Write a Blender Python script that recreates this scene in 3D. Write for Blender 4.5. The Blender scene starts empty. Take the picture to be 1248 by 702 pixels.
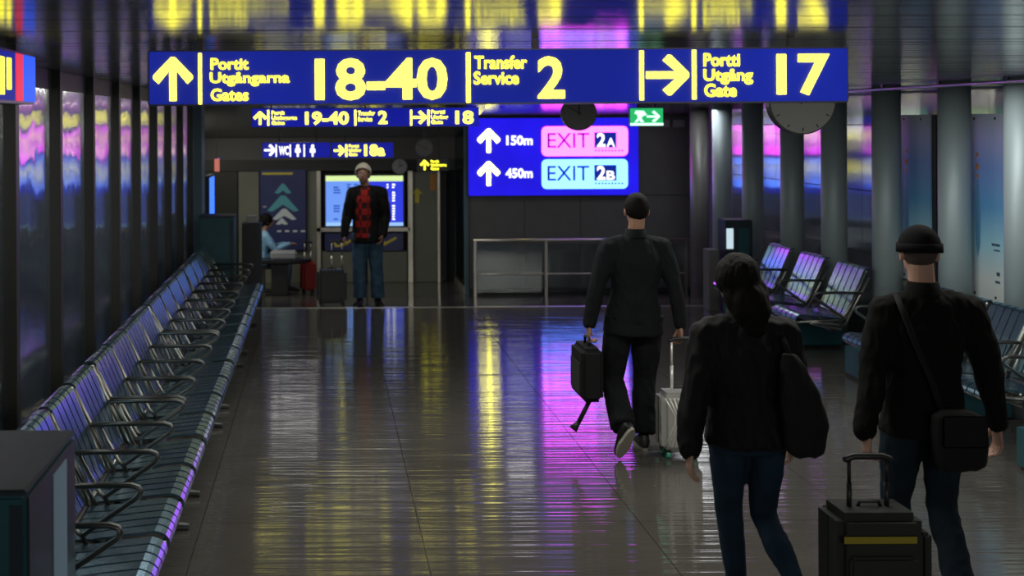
import bpy, bmesh, math, random
from mathutils import Vector, Matrix, noise
random.seed(7)
PI = math.pi
scene = bpy.context.scene
col = scene.collection
# ------------------------------------------------------------------ camera
F = 1500.0                     # focal length in pixels of the 1248-wide picture
CX, CY, CH = 395.0, 150.0, 2.25  # principal point (px) and camera height (m)
ROLL = 0.005
cam_d = bpy.data.cameras.new('camera'); cam = bpy.data.objects.new('camera', cam_d); col.objects.link(cam)
cam.location = (0, 0, CH)
cam.rotation_euler = (Matrix.Rotation(PI/2, 3, 'X') @ Matrix.Rotation(-ROLL, 3, 'Z')).to_euler()
cam_d.sensor_width = 36; cam_d.lens = 36*F/1248
cam_d.shift_x = (624-CX)/1248; cam_d.shift_y = -(351-CY)/1248
cam_d.clip_end = 200
cam_d.dof.use_dof = True; cam_d.dof.focus_distance = 7.0; cam_d.dof.aperture_fstop = 2.6
scene.camera = cam
# ------------------------------------------------------------------ world, lights, exposure
scene.view_settings.view_transform = 'Standard'; scene.view_settings.look = 'None'
scene.view_settings.gamma = 1; scene.view_settings.use_curve_mapping = False
scene.view_settings.exposure = 0.0
w = bpy.data.worlds.new('night'); scene.world = w; w.use_nodes = True
w.node_tree.nodes['Background'].inputs[0].default_value = (.30, .42, .60, 1)
w.node_tree.nodes['Background'].inputs[1].default_value = 0.26
def area(name, loc, rot, sx, sy, power, color):
    l = bpy.data.lights.new(name, 'AREA'); l.shape = 'RECTANGLE'; l.size = sx; l.size_y = sy
    l.energy = power; l.color = color
    o = bpy.data.objects.new(name, l); o.location = loc; o.rotation_euler = rot; col.objects.link(o); return o
area('added_fill_behind', (2.2, -2.5, 2.3), (math.radians(80), 0, 0), 5.0, 0.6, 60, (1.0, .95, .86))  # added soft fill behind the camera for general ambient light
area('added_ceiling_fill', (1.9, 6.2, 2.52), (0, 0, 0), 5.6, .30, 64, (.98, .96, .88))  # added ambient fill, kept out of sight behind the near sign
area('added_ceiling_fill', (2.1, 9.0, 2.52), (0, 0, 0), 5.8, .30, 74, (.96, .97, .92))  # second added fill behind the sign, raising the hall's ambient level
area('added_lobby_light', (2.63, 16.6, 2.43), (0, 0, 0), .34, .34, 2.2, (1.0, .96, .86))  # faint added lamp, there for a pale streak on the floor
area('added_lobby_light', (5.0, 16.6, 2.40), (0, 0, 0), .40, 1.0, 7, (.95, .97, 1.0))  # added fill at the right end of the lobby
area('added_lobby_light', (-.45, 18.4, 2.13), (0, 0, 0), .7, .20, 3.5, (1.0, .98, .9))  # faint added lamp giving the left-hand floor streak
area('added_lobby_light', (.5, 14.6, 2.50), (0, 0, 0), 1.0, .8, 7, (1.0, .97, .86))  # added lamp above the elderly man to brighten his hair
area('added_lobby_fill_left', (-2.15, 17.6, 2.15), (0, math.radians(-35), 0), .5, 2.2, 46, (1.0, .98, .84))  # added fill tucked into the left recess, lighting the lobby

# ------------------------------------------------------------------ helpers
def P(px, py, d):
    """point at depth d (m) seen at pixel (px, py)"""
    dx, dy = px-CX, py-CY
    ix, iy = dx-ROLL*dy, dy+ROLL*dx
    return Vector((ix*d/F, d, CH-iy*d/F))
def tag(o, label=None, cat=None, group=None, kind=None):
    if label: o['label'] = label
    if cat: o['category'] = cat
    if group: o['group'] = group
    if kind: o['kind'] = kind
    return o
def empty(name, loc=(0,0,0), rz=0, label=None, cat=None, group=None):
    o = bpy.data.objects.new(name, None); col.objects.link(o)
    o.location = loc; o.rotation_euler = (0,0,rz); o.empty_display_size = .1
    return tag(o, label, cat, group)
def link(name, me, m, parent=None):
    o = bpy.data.objects.new(name, me); col.objects.link(o)
    if m is not None:
        me.materials.clear(); me.materials.append(m)
    if parent: o.parent = parent
    return o
def copy_tree(o, parent=None):
    c = o.copy(); col.objects.link(c); c.parent = parent
    for ch in list(o.children): copy_tree(ch, c)
    return c
class MB:
    def __init__(s): s.bm = bmesh.new()
    def box(s, x0,x1,y0,y1,z0,z1, M=None):
        v = [Vector(p) for p in ((x0,y0,z0),(x1,y0,z0),(x1,y1,z0),(x0,y1,z0),(x0,y0,z1),(x1,y0,z1),(x1,y1,z1),(x0,y1,z1))]
        if M: v = [M@p for p in v]
        v = [s.bm.verts.new(p) for p in v]
        for f in ((3,2,1,0),(4,5,6,7),(0,1,5,4),(1,2,6,5),(2,3,7,6),(3,0,4,7)): s.bm.faces.new([v[i] for i in f])
        return s
    def rings(s, rings, cap=True):
        """rings: list of lists of points, same count"""
        vs = [[s.bm.verts.new(p) for p in r] for r in rings]
        n = len(vs[0])
        for a, b in zip(vs[:-1], vs[1:]):
            for i in range(n): s.bm.faces.new((a[i], a[(i+1)%n], b[(i+1)%n], b[i]))
        if cap:
            s.bm.faces.new(vs[0][::-1]); s.bm.faces.new(vs[-1])
        return s
    def tube(s, pts, r, n=10, flat=1.0, round_ends=False):
        """pts list of xyz; r number or list; flat squashes the second axis"""
        pts = [Vector(p) for p in pts]; k = len(pts)
        rr = list(r) if isinstance(r,(list,tuple)) else [r]*k
        if round_ends:
            a = (pts[0]-pts[1]).normalized(); b = (pts[-1]-pts[-2]).normalized()
            pre = [(pts[0]+a*rr[0]*math.sin(t), rr[0]*math.cos(t)) for t in (1.45,1.1,.7,.35)]
            post = [(pts[-1]+b*rr[-1]*math.sin(t), rr[-1]*math.cos(t)) for t in (.35,.7,1.1,1.45)]
            pts = [p for p,_ in pre]+pts+[p for p,_ in post]
            rr = [q for _,q in pre]+rr+[q for _,q in post]
        k = len(pts); out = []
        t0 = (pts[1]-pts[0]).normalized()
        up = Vector((0,1,0)) if abs(t0.y) < .8 else Vector((1,0,0))
        u = t0.cross(up).normalized()
        for i in range(k):
            if i == 0: t = pts[1]-pts[0]
            elif i == k-1: t = pts[-1]-pts[-2]
            else: t = (pts[i+1]-pts[i]).normalized()+(pts[i]-pts[i-1]).normalized()
            t.normalize(); u = (u-t*u.dot(t)).normalized(); v = t.cross(u)
            out.append([pts[i]+u*math.cos(2*PI*j/n)*rr[i]+v*math.sin(2*PI*j/n)*rr[i]*flat for j in range(n)])
        return s.rings(out)
    def stack(s, lst, n=24, p=2.0):
        """horizontal ellipse rings (z, cx, cy, rx, ry)"""
        out = []
        for z,cx,cy,rx,ry in lst:
            r = []
            for j in range(n):
                a = 2*PI*j/n; c, q = math.cos(a), math.sin(a)
                r.append(Vector((cx+rx*math.copysign(abs(c)**(2/p), c), cy+ry*math.copysign(abs(q)**(2/p), q), z)))
            out.append(r)
        return s.rings(out)
    def ell(s, c, rx, ry, rz, n=20, m=12, M=None):
        c = Vector(c); out = []
        for i in range(1, m):
            th = PI*i/m; r = []
            for j in range(n):
                p = Vector((rx*math.sin(th)*math.cos(2*PI*j/n), ry*math.sin(th)*math.sin(2*PI*j/n), -rz*math.cos(th)))
                if M: p = M@p
                r.append(c+p)
            out.append(r)
        return s.rings(out)
    def cyl(s, c, r, h, axis='Z', n=24, r2=None):
        c = Vector(c); r2 = r if r2 is None else r2
        ax = {'X':(Vector((0,1,0)),Vector((0,0,1)),Vector((1,0,0))),'Y':(Vector((0,0,1)),Vector((1,0,0)),Vector((0,1,0))),'Z':(Vector((1,0,0)),Vector((0,1,0)),Vector((0,0,1)))}[axis]
        a = [c+ax[0]*math.cos(2*PI*j/n)*r+ax[1]*math.sin(2*PI*j/n)*r for j in range(n)]
        b = [c+ax[2]*h+ax[0]*math.cos(2*PI*j/n)*r2+ax[1]*math.sin(2*PI*j/n)*r2 for j in range(n)]
        return s.rings([a,b])
    def prism(s, poly, y0, y1):
        """poly of (x,z) extruded between y0 and y1"""
        return s.rings([[Vector((x,y0,z)) for x,z in poly],[Vector((x,y1,z)) for x,z in poly]])
    def strip(s, path, y0, y1, t):
        """bent sheet: path of (x,z), width y0..y1, thickness t"""
        out = []; k = len(path)
        for i,(x,z) in enumerate(path):
            a = path[max(i-1,0)]; b = path[min(i+1,k-1)]
            d = Vector((b[0]-a[0], b[1]-a[1])).normalized(); nx, nz = -d.y*t/2, d.x*t/2
            out.append([Vector((x+nx,y0,z+nz)),Vector((x+nx,y1,z+nz)),Vector((x-nx,y1,z-nz)),Vector((x-nx,y0,z-nz))])
        return s.rings(out)
    def mesh(s, name='mesh', smooth=False, bevel=0, seg=2):
        bmesh.ops.recalc_face_normals(s.bm, faces=s.bm.faces)
        if bevel:
            es = [e for e in s.bm.edges if len(e.link_faces)==2 and e.calc_face_angle(0) > .6]
            bmesh.ops.bevel(s.bm, geom=es, offset=bevel, segments=seg, affect='EDGES', clamp_overlap=True)
        me = bpy.data.meshes.new(name); s.bm.to_mesh(me); s.bm.free()
        if smooth: me.shade_smooth()
        return me
    def build(s, name, m, parent=None, smooth=False, bevel=0, seg=2):
        return link(name, s.mesh(name, smooth, bevel, seg), m, parent)
def remeshed(mb, voxel, smooth=4, noise_amp=0, nscale=9, nstretch=(1,1,.45), M=None):
    bmesh.ops.recalc_face_normals(mb.bm, faces=mb.bm.faces)
    me = bpy.data.meshes.new('tmp'); mb.bm.to_mesh(me); mb.bm.free()
    o = bpy.data.objects.new('tmp', me); col.objects.link(o)
    r = o.modifiers.new('r','REMESH'); r.mode='VOXEL'; r.voxel_size=voxel
    if smooth:
        q = o.modifiers.new('s','SMOOTH'); q.factor=.6; q.iterations=smooth
    dg = bpy.context.evaluated_depsgraph_get(); dg.update()
    out = bpy.data.meshes.new_from_object(o.evaluated_get(dg))
    bpy.data.objects.remove(o)
    if noise_amp:
        ns = [v.normal.copy() for v in out.vertices]; seed = Vector((random.random()*50,)*3)
        for v, nn in zip(out.vertices, ns):
            q = Vector((v.co.x*nscale*nstretch[0], v.co.y*nscale*nstretch[1], (v.co.z+v.co.x*.35)*nscale*nstretch[2]))+seed
            a = noise.noise(q); b = 1-abs(noise.noise(q*2.3))*2.2
            v.co += nn*noise_amp*(a*1.2+b*.6-.2)
    out.shade_smooth()
    return out

# ------------------------------------------------------------------ materials
def newmat(name):
    m = bpy.data.materials.new(name); m.use_nodes = True
    nt = m.node_tree; return m, nt, nt.nodes['Principled BSDF']
def mat(name, c, rough=.5, metal=0, spec=.5, bump=0, bscale=(40,40,40), var=0, vscale=6, detail=3, bdist=.01):
    m, nt, b = newmat(name)
    b.inputs['Base Color'].default_value = (*c,1); b.inputs['Roughness'].default_value = rough
    b.inputs['Metallic'].default_value = metal; b.inputs['Specular IOR Level'].default_value = spec
    if bump or var:
        tc = nt.nodes.new('ShaderNodeTexCoord')
    if bump:
        mp = nt.nodes.new('ShaderNodeMapping'); mp.inputs['Scale'].default_value = bscale
        nz = nt.nodes.new('ShaderNodeTexNoise'); nz.inputs['Scale'].default_value = 1; nz.inputs['Detail'].default_value = detail
        bp = nt.nodes.new('ShaderNodeBump'); bp.inputs['Strength'].default_value = bump; bp.inputs['Distance'].default_value = bdist
        nt.links.new(tc.outputs['Object'], mp.inputs[0]); nt.links.new(mp.outputs[0], nz.inputs['Vector'])
        nt.links.new(nz.outputs[0], bp.inputs['Height']); nt.links.new(bp.outputs[0], b.inputs['Normal'])
    if var:
        n2 = nt.nodes.new('ShaderNodeTexNoise'); n2.inputs['Scale'].default_value = vscale; n2.inputs['Detail'].default_value = 5
        rp = nt.nodes.new('ShaderNodeValToRGB')
        rp.color_ramp.elements[0].position=.3; rp.color_ramp.elements[1].position=.7
        rp.color_ramp.elements[0].color=(*[x*(1-var) for x in c],1); rp.color_ramp.elements[1].color=(*[min(1,x*(1+var)) for x in c],1)
        nt.links.new(tc.outputs['Object'], n2.inputs['Vector']); nt.links.new(n2.outputs[0], rp.inputs[0]); nt.links.new(rp.outputs[0], b.inputs['Base Color'])
    return m
def emis(name, c, k=1.0, base=(.02,.02,.02), rough=.3):
    m, nt, b = newmat(name)
    b.inputs['Base Color'].default_value = (*base,1); b.inputs['Roughness'].default_value = rough
    b.inputs['Emission Color'].default_value = (*c,1); b.inputs['Emission Strength'].default_value = k; b.inputs['Specular IOR Level'].default_value = .15; b.inputs['Roughness'].default_value = .6
    return m
def emis_uneven(name, c, k=1.0, scale=1.2, lo=.7, hi=1.25):
    m = emis(name, c, k); nt = m.node_tree; b = nt.nodes['Principled BSDF']
    tc = nt.nodes.new('ShaderNodeTexCoord'); n = nt.nodes.new('ShaderNodeTexNoise'); n.inputs['Scale'].default_value = scale
    r = nt.nodes.new('ShaderNodeMapRange'); r.inputs['From Min'].default_value=.3; r.inputs['From Max'].default_value=.7
    r.inputs['To Min'].default_value=k*lo; r.inputs['To Max'].default_value=k*hi
    nt.links.new(tc.outputs['Object'], n.inputs['Vector']); nt.links.new(n.outputs[0], r.inputs[0]); nt.links.new(r.outputs[0], b.inputs['Emission Strength'])
    return m
def aniso_mat(name, base, gcol, rough, an, mixf, wav=.0, wscale=(1,6,1), transp=None):
    """vertically ribbed glass / brushed sheet: reflections spread sideways, stay sharp in height"""
    m = bpy.data.materials.new(name); m.use_nodes = True; nt = m.node_tree; nt.nodes.clear()
    out = nt.nodes.new('ShaderNodeOutputMaterial')
    g = nt.nodes.new('ShaderNodeBsdfAnisotropic'); g.inputs['Color'].default_value = (*gcol,1)
    g.inputs['Roughness'].default_value = rough; g.inputs['Anisotropy'].default_value = an
    tg = nt.nodes.new('ShaderNodeCombineXYZ'); tg.inputs[2].default_value = 1.0
    nt.links.new(tg.outputs[0], g.inputs['Tangent'])
    if wav:
        tc = nt.nodes.new('ShaderNodeTexCoord'); mp = nt.nodes.new('ShaderNodeMapping'); mp.inputs['Scale'].default_value = wscale
        nz = nt.nodes.new('ShaderNodeTexNoise'); nz.inputs['Scale'].default_value=1; nz.inputs['Detail'].default_value=2
        bp = nt.nodes.new('ShaderNodeBump'); bp.inputs['Strength'].default_value = 1; bp.inputs['Distance'].default_value = wav
        nt.links.new(tc.outputs['Object'], mp.inputs[0]); nt.links.new(mp.outputs[0], nz.inputs['Vector'])
        nt.links.new(nz.outputs[0], bp.inputs['Height']); nt.links.new(bp.outputs[0], g.inputs['Normal'])
    if transp: d = nt.nodes.new('ShaderNodeBsdfTransparent'); d.inputs[0].default_value=(*transp,1)
    else: d = nt.nodes.new('ShaderNodeBsdfDiffuse'); d.inputs[0].default_value=(*base,1)
    mx = nt.nodes.new('ShaderNodeMixShader'); mx.inputs[0].default_value = mixf
    nt.links.new(d.outputs[0], mx.inputs[1]); nt.links.new(g.outputs[0], mx.inputs[2]); nt.links.new(mx.outputs[0], out.inputs[0])
    return m

M = {}
# polished floor: fine relief running across the hall, so reflections smear towards the viewer
M['floor'] = mat('polished_floor', (.085,.078,.068), .09, spec=.5, bump=.95, bscale=(.5,20,1), var=.10, vscale=2.5, detail=2, bdist=.004)
M['floor'].node_tree.nodes['Principled BSDF'].inputs['IOR'].default_value = 1.9
M['floor_dark'] = mat('floor_joint', (.03,.028,.025), .6)
M['ceil'] = mat('ceiling_panel_lacquer', (.095,.095,.09), .17, spec=.55, bump=.2, bscale=(.8,5,1), bdist=.01)
M['ceil_back'] = mat('ceiling_void', (.012,.012,.012), .8)
M['mull'] = mat('dark_mullion', (.022,.022,.020), .4, spec=.4)
M['mull_light'] = mat('teal_post', (.10,.17,.19), .45)
M['header'] = mat('brown_header', (.09,.085,.08), .5)
M['glass_l'] = aniso_mat('ribbed_night_glass', (0,0,0), (1,1,1), .15, .84, .80, wav=.012, wscale=(1,5,1.6), transp=(.85,.93,1))
M['night'] = mat('night_apron', (.22,.33,.45), .9)
M['wallr'] = aniso_mat('right_wall_sheet', (.085,.095,.10), (.95,.95,1), .18, .82, .68, wav=.006, wscale=(1,3,.5))
M['pillar'] = mat('pillar_metal_teal', (.30,.37,.39), .52, metal=.25, spec=.6)
M['pillar_g'] = mat('pillar_concrete_grey', (.18,.18,.17), .45, metal=.3)
M['wallgrey'] = mat('grey_wall_panel', (.13,.13,.125), .42, bump=.1, bscale=(3,3,3), var=.06)
M['wallolive'] = mat('olive_wall_panel', (.16,.165,.125), .40, var=.10, vscale=3)
M['steel'] = mat('brushed_steel', (.50,.48,.42), .28, metal=.95)
M['rail'] = mat('rail_steel', (.62,.58,.48), .35, metal=.9)
M['black'] = mat('black_plastic', (.012,.012,.013), .4)
M['blackmetal'] = mat('dark_arm_metal', (.10,.105,.10), .32, metal=.8)
M['slat'] = mat('perforated_slat', (.22,.36,.46), .22, metal=.95, bump=.1, bscale=(160,160,160), bdist=.001)
M['slatedge'] = mat('seat_frame_steel', (.30,.30,.27), .30, metal=.9)
M['teal'] = mat('teal_laminate', (.010,.075,.095), .45, var=.08)
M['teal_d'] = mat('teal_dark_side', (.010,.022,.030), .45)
M['glass'] = aniso_mat('clear_glass', (0,0,0), (.9,.9,.9), .06, 0, .10, transp=(.80,.86,.85))
M['glassboard'] = aniso_mat('side_glass', (0,0,0), (.85,.88,.9), .10, .5, .45, wav=.004, wscale=(1,6,.5), transp=(.5,.6,.62))
M['sign_body'] = mat('sign_casing', (.012,.014,.03), .35)
M['sign_blue'] = emis_uneven('sign_blue', (.004,.012,.22), 1.25, 1.4, .75, 1.25)
M['sign_blue2'] = emis_uneven('sign_blue_far', (.006,.010,.30), 1.1)
M['sign_blue3'] = emis_uneven('exit_blue', (.014,.008,.75), 1.1, 1.0, .8, 1.2)
M['yel'] = emis('letter_yellow', (1.9,1.75,.07), 1.7)
M['yelw'] = emis('letter_yellow_bright', (2.0,1.8,.13), 1.9)
M['arrow_w'] = emis('arrow_bright', (8.0,7.4,.80), 1.2)
M['white_e'] = emis('letter_white', (1.0,1.0,.95), 1.7)
M['pink'] = emis('exit_pink', (7.0,.46,7.4), 1.0)
M['cyan'] = emis('exit_cyan', (.50,1.3,6.0), 1.0)
M['magenta_ink'] = emis('magenta_ink', (.25,.002,.28), .9)
M['blue_ink'] = emis('blue_ink', (.004,.02,.33), .9)
M['green_e'] = emis('green_light', (.02,.42,.13), 1.2)
M['green_w'] = emis('green_sign_white', (.75,1.6,1.0), 1.3)
M['red_e'] = emis('red_panel', (.85,.04,.10), 1.0)
M['blue_e'] = emis('bright_blue_panel', (.03,.12,1.0), 1.0)
M['clock_d'] = mat('clock_dark_face', (.11,.10,.10), .35)
M['clock_l'] = mat('clock_pale_face', (.26,.27,.25), .12, spec=.6)
M['ink'] = mat('black_ink', (.004,.004,.004), .5)
M['skin'] = mat('skin', (.38,.20,.13), .5, var=.08, vscale=20)
M['skin2'] = mat('skin_pale', (.46,.27,.19), .5, var=.08, vscale=20)
M['suit'] = mat('black_wool', (.008,.009,.011), .85, spec=.2, bump=.3, bscale=(300,300,300), bdist=.002)
M['trouser'] = mat('black_trouser', (.006,.007,.008), .85, spec=.2, bump=.3, bscale=(300,300,300), bdist=.002)
M['jacket'] = mat('black_jacket', (.005,.005,.006), .75, spec=.25, bump=.3, bscale=(200,200,200), bdist=.002)
M['sweater'] = mat('black_sweater', (.006,.006,.006), .9, spec=.15, bump=.6, bscale=(260,260,90), bdist=.003)
M['knit'] = mat('black_knit', (.007,.007,.008), .95, spec=.1, bump=.8, bscale=(160,160,20), bdist=.004)
M['denim'] = mat('navy_denim', (.009,.025,.046), .85, spec=.2, bump=.3, bscale=(300,300,300), var=.25, vscale=8, bdist=.002)
M['denim_d'] = mat('dark_denim', (.009,.018,.028), .85, spec=.2, bump=.3, bscale=(300,300,300), var=.2, vscale=8, bdist=.002)
M['denim_l'] = mat('blue_denim', (.05,.10,.16), .85, spec=.2, var=.25, vscale=10)
M['hair_d'] = mat('dark_hair', (.006,.005,.004), .75, spec=.15, bump=.8, bscale=(180,180,12), bdist=.004)
M['hair_w'] = mat('white_hair', (.62,.57,.48), .6, bump=.8, bscale=(120,120,20), bdist=.004)
M['sole'] = mat('pale_sole', (.35,.33,.27), .6)
M['silver'] = mat('silver_shell', (.50,.50,.46), .35, metal=.35)
M['silver_r'] = mat('silver_ridge', (.90,.90,.84), .3, metal=.2)
M['chrome'] = mat('chrome_tube', (.90,.90,.84), .3, metal=.3)
M['canvas'] = mat('black_canvas', (.012,.012,.013), .8, spec=.2, bump=.4, bscale=(250,250,250), bdist=.002)
M['canvas_g'] = mat('charcoal_canvas', (.030,.032,.028), .7, spec=.3, bump=.4, bscale=(250,250,250), bdist=.002)
M['yellow_c'] = mat('yellow_trim', (.35,.29,.02), .6)
M['shirtblue'] = mat('pale_blue_shirt', (.22,.42,.62), .8, var=.2, vscale=30)
M['green_refl'] = mat('wheel_green_reflection', (.05,.40,.25), .5)  # green reflection at the wheels, put into their base colour
M['red_c'] = mat('red_case', (.35,.02,.015), .5)
M['navy'] = mat('navy_board', (.030,.036,.13), .35)
M['tealink'] = mat('teal_print', (.10,.38,.45), .5)
M['whiteink'] = mat('white_print', (.62,.68,.70), .5)
M['yelink'] = mat('yellow_print', (.62,.52,.05), .5)
M['orangeink'] = mat('orange_print', (.55,.22,.04), .5)
M['greyobj'] = mat('grey_plastic', (.30,.31,.31), .5)

# plaid for the old man's shirt (a woven check)
m, nt, b = newmat('red_plaid'); M['plaid'] = m
tc = nt.nodes.new('ShaderNodeTexCoord'); ck = nt.nodes.new('ShaderNodeTexChecker'); ck.inputs['Scale'].default_value = 13
ck.inputs['Color1'].default_value=(.42,.015,.012,1); ck.inputs['Color2'].default_value=(.05,.006,.006,1)
nt.links.new(tc.outputs['Object'], ck.inputs['Vector']); nt.links.new(ck.outputs[0], b.inputs['Base Color']); b.inputs['Roughness'].default_value=.9
# printed banner: lilac to blue to pale artwork
m, nt, b = newmat('banner_print'); M['banner'] = m
tc = nt.nodes.new('ShaderNodeTexCoord'); sp = nt.nodes.new('ShaderNodeSeparateXYZ'); rp = nt.nodes.new('ShaderNodeValToRGB')
nt.links.new(tc.outputs['Generated'], sp.inputs[0]); nt.links.new(sp.outputs['Z'], rp.inputs[0]); nt.links.new(rp.outputs[0], b.inputs['Base Color'])
cr = rp.color_ramp; cr.elements[0].position=0; cr.elements[0].color=(.62,.68,.66,1); cr.elements[1].position=1; cr.elements[1].color=(.48,.52,.62,1)
for p_, c_ in ((.12,(.66,.72,.72,1)),(.30,(.36,.66,.80,1)),(.50,(.12,.36,.68,1)),(.72,(.20,.32,.72,1)),(.88,(.44,.46,.80,1))):
    e = cr.elements.new(p_); e.color = c_
b.inputs['Roughness'].default_value=.35

# ------------------------------------------------------------------ text
def text_mesh(body, bold=.02, extrude=.0):
    cu = bpy.data.curves.new('t','FONT'); cu.body = body; cu.size = 1; cu.offset = bold; cu.resolution_u = 3
    cu.space_line = .95
    o = bpy.data.objects.new('t', cu); col.objects.link(o)
    dg = bpy.context.evaluated_depsgraph_get(); dg.update()
    me = bpy.data.meshes.new_from_object(o.evaluated_get(dg)); bpy.data.objects.remove(o)
    return me
def fit_xz(me, x0, x1, z0, z1, y, thick=.0):
    """map a flat mesh (xy plane) to a rectangle facing the camera (-Y)"""
    xs = [v.co.x for v in me.vertices]; ys = [v.co.y for v in me.vertices]
    ax, bx, ay, by = min(xs), max(xs), min(ys), max(ys)
    for v in me.vertices:
        v.co = Vector((x0+(v.co.x-ax)/(bx-ax)*(x1-x0), y, z0+(v.co.y-ay)/(by-ay)*(z1-z0)))
def rng(X0, Y0, X1, Y1, d):
    a = P(X0, Y1, d); b_ = P(X1, Y0, d); return a.x, b_.x, a.z, b_.z   # x0,x1,z0,z1
def flatten_roll(X0,Y0,X1,Y1,d,d0=None):
    # use centre to cancel roll so that rectangles stay level
    c = P((X0+X1)/2,(Y0+Y1)/2,d); hw=(X1-X0)/2*d/F; hh=(Y1-Y0)/2*d/F
    return c.x-hw, c.x+hw, c.z-hh, c.z+hh
def word(parent, body, box, d, m, bold=.02, off=.006, base=Vector((0,0,0)), label=None, name='lettering', dy=None):
    x0,x1,z0,z1 = flatten_roll(*box, d)
    if dy is None: dy = 0
    me = text_mesh(body, bold); fit_xz(me, x0-base.x, x1-base.x, z0-base.z, z1-base.z, -off+dy)
    o = link(name, me, m, parent)
    sol = o.modifiers.new('s','SOLIDIFY'); sol.thickness=.003; sol.offset=0
    if label: o['label']=label
    return o
def arrow_poly(kind):
    up = [(-.13,-1),(.13,-1),(.13,.42),(.62,-.05),(.88,.20),(.88,.28),(0,1),(-.88,.28),(-.88,.20),(-.62,-.05),(-.13,.42)]
    up = [(-.17,-1),(.17,-1),(.17,.40),(.72,-.22),(.98,.02),(.98,.16),(.10,1),(-.10,1),(-.98,.16),(-.98,.02),(-.72,-.22),(-.17,.40)]
    if kind == 'up': return up
    return [(z,-x) for x,z in up]
def poly_obj(parent, poly, box, d, m, name, off=.006, base=Vector((0,0,0)), dy=0):
    x0,x1,z0,z1 = flatten_roll(*box, d)
    xs=[p[0] for p in poly]; zs=[p[1] for p in poly]
    f = lambda p: (x0-base.x+(p[0]-min(xs))/(max(xs)-min(xs))*(x1-x0), z0-base.z+(p[1]-min(zs))/(max(zs)-min(zs))*(z1-z0))
    pts=[f(p) for p in poly]
    bm = bmesh.new(); vs=[bm.verts.new((x,-off+dy,z)) for x,z in pts]; fc=bm.faces.new(vs); fc.normal_update()
    bmesh.ops.triangulate(bm, faces=[fc])
    me = bpy.data.meshes.new(name); bm.to_mesh(me); bm.free()
    o = link(name, me, m, parent); s_=o.modifiers.new('s','SOLIDIFY'); s_.thickness=.003; s_.offset=0
    return o
def rrect(w, h, r, n=5):
    pts=[]
    for cx,cz,a0 in ((w/2-r,h/2-r,0),(-w/2+r,h/2-r,PI/2),(-w/2+r,-h/2+r,PI),(w/2-r,-h/2+r,1.5*PI)):
        for i in range(n+1):
            a=a0+PI/2*i/n; pts.append((cx+r*math.cos(a), cz+r*math.sin(a)))
    return pts
def bar(parent, box, d, m, name='divider', off=.006, base=Vector((0,0,0)), thick=.003, dy=0):
    x0,x1,z0,z1 = flatten_roll(*box, d)
    return MB().box(x0-base.x,x1-base.x,-off-thick/2+dy,-off+thick/2+dy,z0-base.z,z1-base.z).build(name, m, parent)
def hang_sign(name, box, d, label, blue, depth=.10, hangers=(), ceil=2.57, cat='sign', group=None):
    x0,x1,z0,z1 = flatten_roll(*box, d); base = Vector(((x0+x1)/2, d, z0))
    r = empty(name, base, 0, label, cat, group)
    e=.006
    MB().box(x0-base.x-e,x1-base.x+e,.004,depth,-e,z1-z0+e).build('casing', M['sign_body'], r, bevel=.003)
    MB().box(x0-base.x,x1-base.x,0,.004,0,z1-z0).build('light_panel', blue, r)
    for h in hangers:
        hx = P(h, 100, d).x-base.x
        MB().box(hx-.012,hx+.012,depth/2-.012,depth/2+.012,z1-z0+e,ceil-base.z).build('hanger', M['black'], r)
    return r, base

# ------------------------------------------------------------------ floor
CEIL = 2.57; RD = 15.0; LOW = -.375; RE = 18.75; XL = -1.6; XW = 5.62; XP = 5.30
fl = MB().box(-2.6, 6.2, -4, RD-.002, -.12, -.012).build('floor', M['floor_dark']); tag(fl, kind='structure')
xs = [-1.6,-.70,.52,1.76,3.0,4.24,5.62]; ys = [-1.1, 2.9, 6.93, 10.97, RD]
for i in range(len(xs)-1):
    for j in range(len(ys)-1):
        g=.0022
        MB().box(xs[i]+g,xs[i+1]-g,ys[j]+g,ys[j+1]-g,-.012,0).build('floor_slab', M['floor'], fl)
sl = (LOW)/(RE-RD)
rp_ = MB().rings([[Vector((-2.6,RD,-.012)),Vector((6.2,RD,-.012)),Vector((6.2,RD,0)),Vector((-2.6,RD,0))],
                  [Vector((-2.6,RE,LOW-.012)),Vector((6.2,RE,LOW-.012)),Vector((6.2,RE,LOW)),Vector((-2.6,RE,LOW))],
                  [Vector((-2.6,22,LOW-.012)),Vector((6.2,22,LOW-.012)),Vector((6.2,22,LOW)),Vector((-2.6,22,LOW))]]).build('floor', M['floor'])
tag(rp_, kind='structure')
tm = MB().box(-1.6,5.62,RD-.03,RD+.03,-.01,.004).build('trim_1', M['steel']); tag(tm, kind='structure')
# ------------------------------------------------------------------ ceiling
ce = MB().box(-2.6,6.2,-4,RD,CEIL+.02,CEIL+.14).build('ceiling', M['ceil_back']); tag(ce, kind='structure')
pw = .16; pm = MB().box(-1.6,5.62,-pw/2+.004,pw/2-.004,0,.02).mesh('ceiling_panel', bevel=.003, seg=1)
pm.materials.append(M['ceil'])
y = .8; k = 0
while y < RD-.05:
    o = bpy.data.objects.new('ceiling_panel', pm); col.objects.link(o); o.parent = ce
    o.location = (0, y, CEIL+random.uniform(-.001,.001)); o.rotation_euler = (random.uniform(-.006,.006),0,0); y += pw
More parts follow.
